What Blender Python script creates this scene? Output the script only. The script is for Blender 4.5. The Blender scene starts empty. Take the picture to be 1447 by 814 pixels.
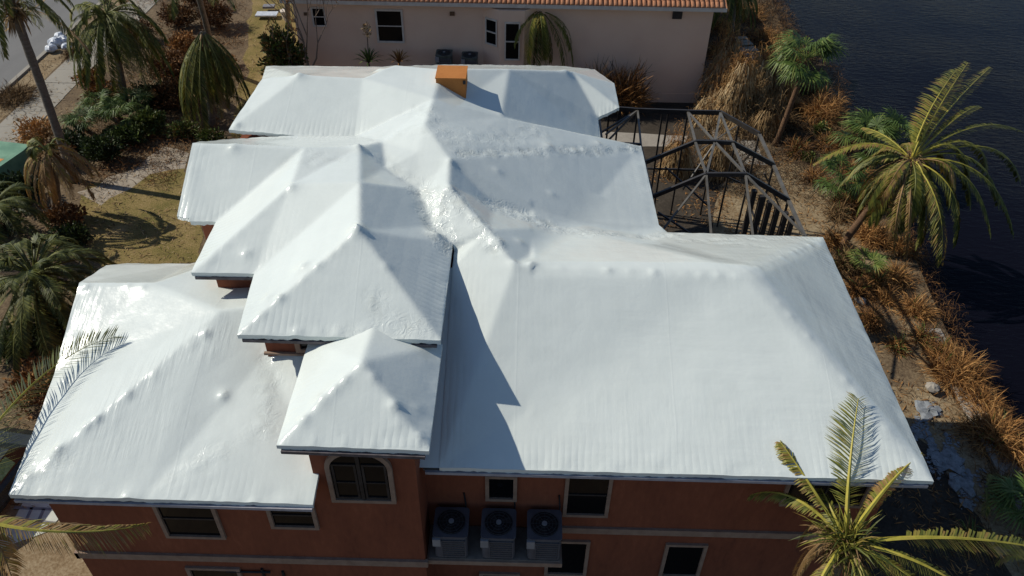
import bpy, math, random
import numpy as np
from mathutils import Vector, Matrix, noise
from mathutils.geometry import delaunay_2d_cdt
random.seed(7); rng = np.random.default_rng(7)
R = math.radians
scene = bpy.context.scene
# ------------------------------------------------------------------ camera
CH = 21.0; FPX = 1130.4; PITCH, ROLL, YAW = R(40.08), R(0.9), R(-0.675)
def _cam():
    cy, sy = math.cos(YAW), math.sin(YAW)
    Z = np.array([0, -math.cos(PITCH), -math.sin(PITCH)]); F = np.array([0, -math.sin(PITCH), math.cos(PITCH)]); R0 = np.array([1., 0, 0])
    r = np.array([[math.cos(ROLL), -math.sin(ROLL), 0], [math.sin(ROLL), math.cos(ROLL), 0], [0, 0, 1]])
    return np.array([r@(cy*R0+sy*F), r@(-sy*R0+cy*F), r@Z])
CM = _cam()                       # columns: camera right, down, forward in the world
def ray(px, py): return CM @ np.array([px-723.5, py-407., FPX])
def at(px, py, z=0.):
    d = ray(px, py); t = (z-CH)/d[2]; return Vector((t*d[0], t*d[1], z))
def atY(px, py, Y):
    d = ray(px, py); t = Y/d[1]; return Vector((t*d[0], Y, CH+t*d[2]))
cd = bpy.data.cameras.new('camera'); cam = bpy.data.objects.new('camera', cd); scene.collection.objects.link(cam)
cd.sensor_width = 36; cd.lens = 36*FPX/1447; cd.clip_end = 2000; cd.clip_start = 0.1
rx, dn, fw = CM[:, 0], CM[:, 1], CM[:, 2]
cam.matrix_world = Matrix(((rx[0], -dn[0], -fw[0], 0), (rx[1], -dn[1], -fw[1], 0), (rx[2], -dn[2], -fw[2], CH), (0, 0, 0, 1)))
scene.camera = cam
# ------------------------------------------------------------------ light
SUN = Vector((1.79, -0.42, -1.60)).normalized()       # direction the light travels
w = bpy.data.worlds.new('World'); scene.world = w; w.use_nodes = True
nt = w.node_tree; bg = nt.nodes['Background']; sky = nt.nodes.new('ShaderNodeTexSky'); sky.sky_type = 'NISHITA'; sky.sun_disc = False
sky.sun_elevation = math.asin(-SUN.z); sky.sun_rotation = math.atan2(-SUN.x, -SUN.y); sky.air_density = 1.0; sky.dust_density = 0.2; sky.ozone_density = 3.2
nt.links.new(sky.outputs[0], bg.inputs[0]); bg.inputs[1].default_value = 0.098
sl = bpy.data.lights.new('sun', 'SUN'); sl.energy = 4.9; sl.angle = R(0.5); sl.color = (1.0, 0.94, 0.82)
so = bpy.data.objects.new('sun', sl); scene.collection.objects.link(so); so.rotation_euler = (-SUN).to_track_quat('Z', 'Y').to_euler(); so.location = (-30, 10, 40)
scene.view_settings.view_transform = 'Standard'; scene.view_settings.look = 'None'; scene.view_settings.exposure = -0.30; scene.view_settings.gamma = 1

# ------------------------------------------------------------------ helpers
C = scene.collection
ORG = {}
def tag(o, label=None, cat=None, group=None, kind=None):
    if label: o['label'] = label
    if cat: o['category'] = cat
    if group: o['group'] = group
    if kind: o['kind'] = kind
    return o
def thing(name, label, cat, loc, group=None):
    o = bpy.data.objects.new(name, None); C.objects.link(o); o.location = loc; o.empty_display_size = .2
    ORG[o.name] = Vector(loc); return tag(o, label, cat, group)
def mk(name, V, Fc, mat, parent=None, smooth=False, tone=None, **kw):
    V = np.asarray(V, dtype=float).reshape(-1, 3)
    org = ORG[parent.name] if parent else Vector((0, 0, 0))
    me = bpy.data.meshes.new(name); me.from_pydata((V-np.array(org)).tolist(), [], [tuple(int(i) for i in f) for f in Fc])
    for m in (mat if isinstance(mat, (list, tuple)) else [mat]): me.materials.append(m)
    if smooth: me.polygons.foreach_set('use_smooth', [True]*len(me.polygons))
    if tone is not None:
        a = me.attributes.new('tone', 'FLOAT', 'POINT'); a.data.foreach_set('value', np.asarray(tone, dtype=float))
    o = bpy.data.objects.new(name, me); C.objects.link(o)
    if parent: o.parent = parent; ORG[o.name] = org
    for k, v in kw.items(): o[{'cat': 'category'}.get(k, k)] = v
    return o
class MB:
    def __init__(s): s.V = []; s.F = []
    def add(s, V, F):
        n = len(s.V); s.V += [tuple(v) for v in V]; s.F += [tuple(i+n for i in f) for f in F]; return s
    def box(s, x0, x1, y0, y1, z0, z1):
        return s.add([(x0,y0,z0),(x1,y0,z0),(x1,y1,z0),(x0,y1,z0),(x0,y0,z1),(x1,y0,z1),(x1,y1,z1),(x0,y1,z1)],
                     [(0,3,2,1),(4,5,6,7),(0,1,5,4),(1,2,6,5),(2,3,7,6),(3,0,4,7)])
    def bar(s, a, b, w, h=None, up=(0,0,1)):
        a = Vector(a); b = Vector(b); d = (b-a).normalized(); u = Vector(up)
        if abs(d.dot(u)) > .99: u = Vector((0, 1, 0))
        sd = d.cross(u).normalized(); u = sd.cross(d).normalized(); h = h or w
        V = [p+sd*(w/2*i)+u*(h/2*j) for p in (a, b) for i, j in ((-1,-1),(1,-1),(1,1),(-1,1))]
        return s.add(V, [(0,1,2,3),(7,6,5,4),(0,4,5,1),(1,5,6,2),(2,6,7,3),(3,7,4,0)])
    def tube(s, pts, rad, n=8, cap=True):
        pts = [Vector(p) for p in pts]; m = len(pts); V = []; F = []
        if not isinstance(rad, (list, tuple)): rad = [rad]*m
        for i, p in enumerate(pts):
            d = (pts[min(i+1, m-1)]-pts[max(i-1, 0)]).normalized(); u = Vector((1, 0, 0)) if abs(d.x) < .9 else Vector((0, 1, 0))
            sd = d.cross(u).normalized(); u = sd.cross(d)
            for k in range(n):
                a = 2*math.pi*k/n; V.append(p+(sd*math.cos(a)+u*math.sin(a))*rad[i])
        for i in range(m-1):
            for k in range(n): F.append((i*n+k, i*n+(k+1) % n, (i+1)*n+(k+1) % n, (i+1)*n+k))
        if cap: F += [tuple(range(n))[::-1], tuple(range((m-1)*n, m*n))]
        return s.add(V, F)
    def build(s, name, mat, parent=None, smooth=False, **kw): return mk(name, s.V, s.F, mat, parent, smooth, **kw)

def prism(poly, z0, z1):
    n = len(poly); V = [(x, y, z0) for x, y in poly]+[(x, y, z1) for x, y in poly]
    return V, [tuple(range(n))[::-1], tuple(range(n, 2*n))]+[(i, (i+1) % n, n+(i+1) % n, n+i) for i in range(n)]

# ------------------------------------------------------------------ materials
def newmat(name, rough=.8, spec=.3):
    m = bpy.data.materials.new(name); m.use_nodes = True; b = m.node_tree.nodes['Principled BSDF']
    b.inputs['Roughness'].default_value = rough; b.inputs['Specular IOR Level'].default_value = spec
    return m, m.node_tree, b
def N(nt, t, **kw):
    n = nt.nodes.new('ShaderNode'+t)
    for k, v in kw.items():
        if k in n.inputs: n.inputs[k].default_value = v
        else: setattr(n, k, v)
    return n
def ramp(nt, fac, stops):
    r = N(nt, 'ValToRGB'); cr = r.color_ramp
    while len(cr.elements) < len(stops): cr.elements.new(.5)
    for e, (p, c) in zip(cr.elements, stops): e.position = p; e.color = tuple(c)+(1,)
    nt.links.new(fac, r.inputs[0]); return r.outputs[0]
def bump(nt, b, h, strength=.3, dist=.02, nrm=None):
    n = N(nt, 'Bump'); n.inputs['Strength'].default_value = strength; n.inputs['Distance'].default_value = dist
    nt.links.new(h, n.inputs['Height'])
    if nrm: nt.links.new(nrm, n.inputs['Normal'])
    nt.links.new(n.outputs[0], b.inputs['Normal']); return n.outputs[0]
def noisy(name, stops, scale=3., rough=.85, spec=.25, bs=.3, bd=.02, detail=6, scale2=None, mix=.5, stretch=None, dist=0.):
    m, nt, b = newmat(name, rough, spec)
    g = N(nt, 'NewGeometry'); vec = g.outputs['Position']
    if stretch:
        mp = N(nt, 'Mapping'); mp.inputs['Scale'].default_value = stretch; nt.links.new(vec, mp.inputs[0]); vec = mp.outputs[0]
    n1 = N(nt, 'TexNoise', Scale=scale, Detail=float(detail), Roughness=.62, Distortion=dist); nt.links.new(vec, n1.inputs['Vector']); f = n1.outputs[0]
    if scale2:
        n2 = N(nt, 'TexNoise', Scale=scale2, Detail=5., Roughness=.6); nt.links.new(vec, n2.inputs['Vector'])
        mx = N(nt, 'Mix'); mx.inputs[0].default_value = mix; nt.links.new(f, mx.inputs[2]); nt.links.new(n2.outputs[0], mx.inputs[3]); f = mx.outputs[0]
    nt.links.new(ramp(nt, f, stops), b.inputs['Base Color'])
    if bs: bump(nt, b, f, bs, bd)
    return m
def foliage(name, stops, rough=.55, trans=.15):
    m, nt, b = newmat(name, rough, .35)
    a = N(nt, 'Attribute'); a.attribute_name = 'tone'; g = N(nt, 'NewGeometry')
    n1 = N(nt, 'TexNoise', Scale=1.3, Detail=3.); nt.links.new(g.outputs['Position'], n1.inputs['Vector'])
    ad = N(nt, 'Math', operation='MULTIPLY_ADD'); nt.links.new(n1.outputs[0], ad.inputs[0]); ad.inputs[1].default_value = .5; nt.links.new(a.outputs['Fac'], ad.inputs[2])
    sb = N(nt, 'Math', operation='SUBTRACT'); nt.links.new(ad.outputs[0], sb.inputs[0]); sb.inputs[1].default_value = .25
    col = ramp(nt, sb.outputs[0], stops); nt.links.new(col, b.inputs['Base Color'])
    t = N(nt, 'BsdfTranslucent'); nt.links.new(col, t.inputs[0]); mx = N(nt, 'MixShader'); mx.inputs[0].default_value = trans
    nt.links.new(b.outputs[0], mx.inputs[1]); nt.links.new(t.outputs[0], mx.inputs[2]); nt.links.new(mx.outputs[0], nt.nodes['Material Output'].inputs[0])
    return m
G0, G1, G2 = (.03, .045, .010), (.11, .125, .022), (.27, .25, .045)
B0, B1, B2 = (.10, .065, .025), (.26, .15, .05), (.42, .27, .12)
M_palm = foliage('palm_leaflets', [(0, G0), (.3, G1), (.5, G2), (.68, B1), (1, B2)])
M_shrub = foliage('shrub_leaves', [(0, (.012, .022, .008)), (.35, (.045, .07, .015)), (.6, (.12, .16, .03)), (.8, B0), (1, B1)])
M_fan = foliage('fan_palm_leaves', [(0, (.025, .05, .012)), (.45, (.085, .14, .028)), (.7, (.22, .25, .06)), (.85, B1), (1, B2)])
M_dead = foliage('dead_foliage', [(0, (.05, .025, .012)), (.35, (.16, .075, .025)), (.65, (.36, .17, .05)), (1, (.52, .30, .11))], .8, .1)
M_straw = foliage('dry_thatch', [(0, (.05, .032, .018)), (.4, (.17, .10, .042)), (.75, (.34, .22, .10)), (1, (.46, .35, .20))], .85, .08)
M_rach = noisy('frond_rachis', [(.3, (.22, .2, .03)), (.55, (.42, .36, .06)), (.8, (.36, .24, .08))], 2.5, .5, bs=0)
M_rachd = noisy('green_frond_rachis', [(.3, (.07, .08, .02)), (.7, (.17, .17, .04))], 2.5, .6, bs=0)
M_rachb = noisy('dry_frond_rachis', [(.3, (.14, .08, .03)), (.7, (.32, .2, .09))], 2.5, .7, bs=0)
M_trunk = noisy('palm_trunk_bark', [(.25, (.06, .045, .035)), (.5, (.15, .125, .10)), (.75, (.26, .23, .20))], 3, .9, bs=.8, bd=.04, scale2=14, stretch=(1, 1, 3.5))
M_trunkb = noisy('brown_bark', [(.25, (.05, .03, .018)), (.5, (.14, .08, .045)), (.8, (.27, .17, .10))], 4, .9, bs=.8, bd=.04, scale2=15, stretch=(1, 1, 2.5))
M_twig = noisy('twig_bark', [(.3, (.12, .08, .06)), (.7, (.26, .2, .15))], 8, .9, bs=0)
M_stucco = noisy('terracotta_stucco', [(.28, (.115, .043, .027)), (.42, (.195, .066, .037)), (.58, (.235, .080, .043)), (.76, (.30, .110, .060))], 1.1, .9, .15, bs=.5, bd=.012, scale2=9, mix=.4, stretch=(1, 1, .32))
M_chim = noisy('chimney_stucco', [(.25, (.33, .125, .035)), (.45, (.45, .175, .05)), (.7, (.53, .22, .065))], 2.2, .9, .15, bs=.5, bd=.012, scale2=24)
M_trim = noisy('cream_trim', [(.3, (.23, .155, .115)), (.7, (.33, .235, .175))], 4, .8, bs=.2, bd=.01)
M_gl = newmat('dark_window_glass', .08, .16)[0]; M_gl.node_tree.nodes['Principled BSDF'].inputs['Base Color'].default_value = (.006, .006, .007, 1)
M_mull = noisy('dark_mullion', [(.3, (.02, .018, .018)), (.7, (.05, .045, .045))], 5, .5, bs=0)
M_gut = noisy('gutter_metal', [(.3, (.06, .05, .05)), (.7, (.16, .14, .15))], 5, .6, bs=.1)
M_gutl = noisy('wrapped_white_gutter', [(.3, (.30, .29, .32)), (.7, (.42, .41, .44))], 5, .6, bs=.1)
M_soff = noisy('soffit_boards', [(.3, (.16, .13, .11)), (.7, (.28, .24, .2))], 3, .9, bs=.1)
M_nwall = noisy('pale_pink_stucco', [(.2, (.74, .50, .36)), (.5, (.82, .575, .42)), (.8, (.86, .63, .47))], .5, .9, .15, bs=.3, bd=.01, scale2=30, mix=.25)
M_white = noisy('white_painted_trim', [(.3, (.55, .48, .41)), (.7, (.72, .64, .55))], 3, .6, bs=0)
M_tile = noisy('clay_roof_tile', [(.25, (.30, .12, .06)), (.5, (.46, .21, .11)), (.8, (.6, .33, .2))], 4, .85, bs=.3, scale2=20)
M_ac = noisy('condenser_paint', [(.3, (.075, .077, .092)), (.7, (.115, .118, .135))], 3, .5, .4, bs=0)
M_acl = noisy('condenser_bare_panel', [(.3, (.20, .20, .21)), (.7, (.28, .28, .29))], 3, .5, .4, bs=0)
M_blk = noisy('black_plastic', [(.3, (.01, .01, .012)), (.7, (.03, .03, .035))], 5, .5, bs=0)
M_coil = noisy('coil_grille', [(.35, (.035, .035, .04)), (.65, (.09, .09, .09))], 40, .6, bs=.5)
M_cage = noisy('bronze_aluminium', [(.3, (.02, .018, .017)), (.7, (.045, .04, .036))], 3, .42, .6, bs=0)
M_cagel = noisy('weathered_aluminium', [(.3, (.075, .07, .062)), (.7, (.15, .138, .118))], 3, .45, .5, bs=0)
M_conc = noisy('concrete', [(.2, (.20, .18, .155)), (.5, (.31, .28, .24)), (.8, (.42, .39, .34))], .9, .9, bs=.4, scale2=12)
M_walk = noisy('pale_sidewalk', [(.2, (.22, .20, .165)), (.5, (.31, .285, .24)), (.8, (.37, .34, .29))], .6, .9, bs=.3, scale2=15, mix=.4)
M_road = noisy('road_asphalt', [(.2, (.135, .132, .128)), (.5, (.18, .176, .17)), (.8, (.225, .22, .21))], .35, .9, bs=.4, scale2=25, mix=.35, stretch=(1.6, .35, 1))
M_line = noisy('worn_yellow_paint', [(.42, (.2, .18, .15)), (.55, (.42, .26, .10))], 3, .8, bs=0)
M_soil = noisy('leaf_strewn_soil', [(.2, (.035, .024, .015)), (.42, (.10, .068, .04)), (.6, (.20, .145, .085)), (.8, (.34, .26, .17))], .8, .95, bs=.8, bd=.05, scale2=9, mix=.55)
M_sand = noisy('pale_sand', [(.2, (.16, .12, .085)), (.45, (.30, .25, .19)), (.7, (.44, .39, .32))], 1.2, .95, bs=.6, bd=.04, scale2=14, mix=.5)
M_sandg = noisy('litter_on_sand', [(.25, (.09, .06, .03)), (.45, (.22, .155, .085)), (.62, (.34, .27, .17)), (.8, (.46, .40, .30))], 1.0, .95, bs=.7, bd=.04, scale2=11, mix=.55)
M_lawn = noisy('dry_lawn', [(.30, (.055, .050, .014)), (.42, (.14, .118, .032)), (.52, (.22, .162, .058)), (.62, (.31, .22, .105)), (.78, (.43, .33, .20))], .7, .95, bs=.8, bd=.04, scale2=16, mix=.55)
M_dark = noisy('dark_ground_and_shade', [(.25, (.02, .016, .012)), (.5, (.05, .04, .03)), (.8, (.11, .09, .07))], 1.1, .95, bs=.7, bd=.05, scale2=9)  # near-black ground; shade of the side yard and lanai put into the colour
M_teal = noisy('faded_teal_paint', [(.3, (.10, .22, .15)), (.7, (.20, .36, .24))], 1.5, .6, bs=.1)
M_orange = noisy('orange_rust_paint', [(.3, (.55, .22, .06)), (.7, (.66, .32, .12))], 4, .7, bs=0)
M_bag = noisy('crumpled_white_plastic', [(.3, (.42, .45, .5)), (.7, (.66, .7, .76))], 5, .4, .5, bs=.8, bd=.06)
M_deb = noisy('dusty_debris', [(.3, (.13, .14, .15)), (.7, (.32, .34, .36))], 6, .8, bs=.3)
M_wood = noisy('grey_weathered_wood', [(.25, (.14, .12, .095)), (.6, (.30, .27, .22)), (.85, (.42, .38, .32))], 2, .9, bs=.5, scale2=20)
M_carp = noisy('dark_car_paint', [(.3, (.012, .016, .015)), (.7, (.03, .035, .033))], 2, .25, .6, bs=0)
M_grn = noisy('green_reflection_glass', [(.3, (.06, .24, .13)), (.7, (.22, .5, .33))], 9, .15, .6, bs=0)  # greenish reflection put into the base colour of the car glass
M_tyre = noisy('tyre_rubber', [(.3, (.015, .015, .015)), (.7, (.04, .04, .04))], 8, .9, bs=0)
M_pale = noisy('white_slab_paint', [(.2, (.48, .50, .44)), (.7, (.62, .64, .57))], 2, .7, bs=.1)
M_band = noisy('grey_joint', [(.3, (.16, .16, .18)), (.7, (.26, .26, .28))], 5, .8, bs=0)
def water_mat():
    m, nt, b = newmat('canal_water', .10, .08); b.inputs['IOR'].default_value = 1.33
    b.inputs['Base Color'].default_value = (.004, .004, .008, 1)
    g = N(nt, 'NewGeometry'); mp = N(nt, 'Mapping'); mp.inputs['Scale'].default_value = (.6, 1.5, 1); mp.inputs['Rotation'].default_value = (0, 0, .3)
    nt.links.new(g.outputs['Position'], mp.inputs[0]); n1 = N(nt, 'TexNoise', Scale=3.2, Detail=5., Roughness=.62, Distortion=.4); nt.links.new(mp.outputs[0], n1.inputs['Vector'])
    n2 = N(nt, 'TexNoise', Scale=.12, Detail=2.); nt.links.new(g.outputs['Position'], n2.inputs['Vector'])
    ml = N(nt, 'Math', operation='MULTIPLY'); nt.links.new(n1.outputs[0], ml.inputs[0]); nt.links.new(n2.outputs[0], ml.inputs[1])
    bump(nt, b, ml.outputs[0], .42, .2); return m
M_water = water_mat()
def tarp_mat():
    m, nt, b = newmat('white_shrink_wrap', .30, .42)
    g = N(nt, 'NewGeometry'); P = g.outputs['Position']
    def at_(n): a = N(nt, 'Attribute'); a.attribute_name = n; return a.outputs['Fac']
    def tex(scale, detail=4., rough=.6, st=None, dist=0., rot=None):
        v = P
        if st: mp = N(nt, 'Mapping'); mp.inputs['Scale'].default_value = st; nt.links.new(P, mp.inputs[0]); v = mp.outputs[0]
        if st and rot: mp.inputs['Rotation'].default_value = (0, 0, rot)
        n = N(nt, 'TexNoise', Scale=scale, Detail=detail, Roughness=rough, Distortion=dist); nt.links.new(v, n.inputs['Vector']); return n.outputs[0]
    def op(o, a, c, third=None):
        n = N(nt, 'Math', operation=o)
        for i, x in enumerate([a, c]+([third] if third is not None else [])):
            if isinstance(x, (int, float)): n.inputs[i].default_value = x
            else: nt.links.new(x, n.inputs[i])
        return n.outputs[0]
    crump = op('MULTIPLY', op('ABSOLUTE', op('SUBTRACT', tex(4.2, 4., .55, None, .9), .5), 0.), at_('wr'))
    pl = op('MULTIPLY', tex(1., 3., .5, (6.5, .8, 1)), at_('pleat'))
    plx = op('MULTIPLY', tex(1., 3., .5, (.7, 5.5, 1)), at_('pleatx'))
    soft = op('MULTIPLY', tex(.9, 3., .5), .12)
    fine = op('MULTIPLY', tex(9, 4., .6), .03)
    sx = N(nt, 'SeparateXYZ'); nt.links.new(P, sx.inputs[0]); wob = op('MULTIPLY', tex(.8, 2.), .16)
    def wave(c, k): return op('ABSOLUTE', op('SINE', op('MULTIPLY', op('ADD', c, wob), k), 0.), 0.)
    ew = at_('ew'); ribm = op('SMOOTH_MIN', op('MAXIMUM', op('MULTIPLY', op('SUBTRACT', tex(.45, 3.), .40), 5.), .12), 1., .2)
    rib = op('ADD', op('MULTIPLY', wave(sx.outputs[0], 21.), op('SUBTRACT', 1., ew)), op('MULTIPLY', wave(sx.outputs[1], 21.), ew))
    rib = op('MULTIPLY', op('MULTIPLY', rib, ribm), op('MULTIPLY_ADD', at_('eave'), .045, .005))
    crs = op('ADD', op('MULTIPLY', wave(sx.outputs[1], 8.2), op('SUBTRACT', 1., ew)), op('MULTIPLY', wave(sx.outputs[0], 8.2), ew)); rib = op('ADD', rib, op('MULTIPLY', op('MULTIPLY', crs, ribm), .016))
    def seam(c, w_): return op('SUBTRACT', 1., op('SMOOTH_MIN', op('MULTIPLY', op('PINGPONG', op('ADD', c, op('MULTIPLY', wob, .3)), w_), 30.), 1., .1))
    sm = op('MULTIPLY', op('ADD', op('MULTIPLY', seam(sx.outputs[0], 1.83), op('SUBTRACT', 1., ew)), op('MULTIPLY', seam(sx.outputs[1], 1.83), ew)), .012); rib = op('ADD', rib, sm)
    h = op('ADD', op('ADD', op('MULTIPLY', crump, .58), op('MULTIPLY', pl, .26)), op('ADD', op('ADD', soft, fine), op('ADD', op('MULTIPLY', plx, .16), rib)))
    bump(nt, b, h, .9, .12)
    st = tex(.35, 5., .6); dirt = tex(2.2, 5., .65)
    c1 = ramp(nt, st, [(.3, (.67, .72, .69)), (.7, (.74, .79, .755))])
    c2 = ramp(nt, dirt, [(.30, (.60, .585, .54)), (.52, (1, 1, 1))])
    mx = N(nt, 'Mix', data_type='RGBA', blend_type='MULTIPLY'); nt.links.new(c1, mx.inputs[6]); nt.links.new(c2, mx.inputs[7])
    nt.links.new(op('MULTIPLY_ADD', at_('wr'), .45, .05), mx.inputs[0]); nt.links.new(mx.outputs[2], b.inputs['Base Color'])
    nt.links.new(ramp(nt, tex(1.3, 4.), [(.3, (.12,)*3), (.7, (.23,)*3)]), b.inputs['Roughness'])
    return m
M_tarp = tarp_mat()

# ------------------------------------------------------------------ ground, road, water
SH = [(15.6, -60), (15.9, 0), (16.4, 14), (16.35, 20), (16.6, 23.3), (17.0, 27.3), (17.4, 35.4), (17.6, 41.4), (18.6, 46.9), (16.9, 49), (17.9, 60), (19, 90), (22, 400)]
V = [(-400, -60, 0)]+[(x, y, 0) for x, y in SH]+[(-400, 400, 0)]
n = len(V); V += [(x, y, -3) for x, y in SH]
F = [tuple(range(n))]+[(1+i, n+i, n+i+1, 2+i) for i in range(len(SH)-1)]
mk('ground', V, F, M_soil, kind='structure')
mk('water', [(10, -400, -.8), (600, -400, -.8), (600, 600, -.8), (10, 600, -.8)], [(0, 1, 2, 3)], M_water, kind='structure')
def sheet(name, pts, z, mat, wob=0., step=.8, **kw):
    out = []; m = len(pts)
    for i in range(m):
        a = Vector(pts[i][:2]); b = Vector(pts[(i+1) % m][:2]); k = max(1, int((b-a).length/step)) if wob else 1
        for j in range(k):
            p = a.lerp(b, j/k)
            if wob: p += Vector((noise.noise((p.x*.9, p.y*.9, 1.3)), noise.noise((p.x*.9, p.y*.9, 7.7))))*wob
            out.append((p.x, p.y, z))
    return mk(name, out, [tuple(range(len(out)))], mat, kind='structure', **kw)
def P0(*l): return [at(x, y, 0)[:2] for x, y in l]
mb = MB(); mb.box(-120, -29.6, -60, 200, -.2, .004); mb.build('road', M_road, kind='structure')
mb = MB(); mb.box(-29.6, -29.35, -60, 200, -.2, .12); mb.build('kerb', M_walk, kind='structure')
mb = MB()
for k in range(14): mb.box(-33.7, -33.55, 34+k*3.1, 36.4+k*3.1, .008, .010)
mb.build('road_marking', M_line, kind='structure')
pv = tag(bpy.data.objects.new('pavement', None), kind='structure'); C.objects.link(pv); ORG[pv.name] = Vector((0, 0, 0))
sl0 = None
for k in range(26):
    y = 20+k*1.72
    if sl0 is None:
        sl0 = MB().box(-27.75, -25.75, 0, 1.70, -.1, .03).build('slab', M_walk, pv); o = sl0
    else: o = sl0.copy(); C.objects.link(o)
    o.location = (random.uniform(-.02, .02), y, random.uniform(-.008, .01))
sheet('verge', [(-29.35, 20), (-27.9, 20), (-27.9, 64), (-29.35, 64)], .006, M_sandg, .12)
sheet('lawn', P0((120, 262), (180, 248), (262, 228), (285, 300), (280, 372), (150, 372), (95, 330)), .008, M_lawn, .5)
sheet('planting_bed', P0((60, 250), (110, 150), (150, 95), (200, 20), (330, -10), (345, 60), (330, 190), (262, 205), (200, 205), (110, 262)), .006, M_soil, .6)
sheet('sand_path', P0((110, 275), (160, 248), (205, 225), (225, 205), (262, 205), (264, 232), (215, 245), (180, 268), (130, 292)), .012, M_sand, .7)
sheet('upper_lawn', P0((322, 190), (345, 110), (352, 30), (360, -30), (470, -30), (440, 60), (400, 130), (350, 210)), .010, M_lawn, .5)
sheet('driveway', [(-22, 0), (-10.6, 0), (-10.6, 14.5), (-12.6, 17), (-22, 16)], .008, M_sandg, .3)
sheet('side_yard', [(9.2, 2), (15.4, 2), (15.5, 20), (15.7, 28), (15.5, 34), (13.2, 35.5), (10.2, 33), (9.8, 27), (9.2, 20)], .006, M_sandg, .35)
sheet('yard_shade', [(9, 2), (14.2, 2), (14.4, 12), (13.9, 17.2), (12.2, 19), (9.2, 18.6)], .010, M_dark, .4)  # shade beside the house put into the ground colour as a dark sheet
sheet('soil_and_shade_strip', P0((1150, 345), (1195, 335), (1222, 372), (1262, 440), (1292, 500), (1310, 545), (1250, 545)), .014, M_soil, .35)  # brown soil, its darker colour also stands in for shadows by the roof
sheet('lanai_floor', [(3.5, 19), (9.6, 19), (9.6, 29), (8.4, 30.6), (2, 30.6), (2, 26)], .012, M_dark)  # floor colour darkened to stand in for shade inside the cage
sheet('sand_patch', P0((1004, 345), (1012, 262), (1062, 246), (1108, 262), (1150, 345)), .020, M_sandg, .25)
sheet('side_path', [(9.8, 35), (12.2, 35), (12.2, 48), (9.8, 48)], .010, M_conc, .1)
sheet('back_yard', P0((840, 186), (972, 193), (966, 208), (840, 208)), .030, M_conc, .06)
sheet('back_dark_sheet', [(-8, 27), (9.9, 27), (10.2, 41.5), (-8, 41.5)], .010, M_dark, .1)  # dark sheet over the ground between the two houses
sheet('pool_water', [(3.9, 20.3), (8.6, 20.3), (8.9, 22.5), (8.2, 24.6), (6.2, 25.6), (3.9, 25.6)], .03, M_water, .0)
mb = MB(); mb.box(15.55, 16.3, 0, 23, -.4, .10); mb.build('seawall_cap', M_conc, kind='structure')

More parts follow.
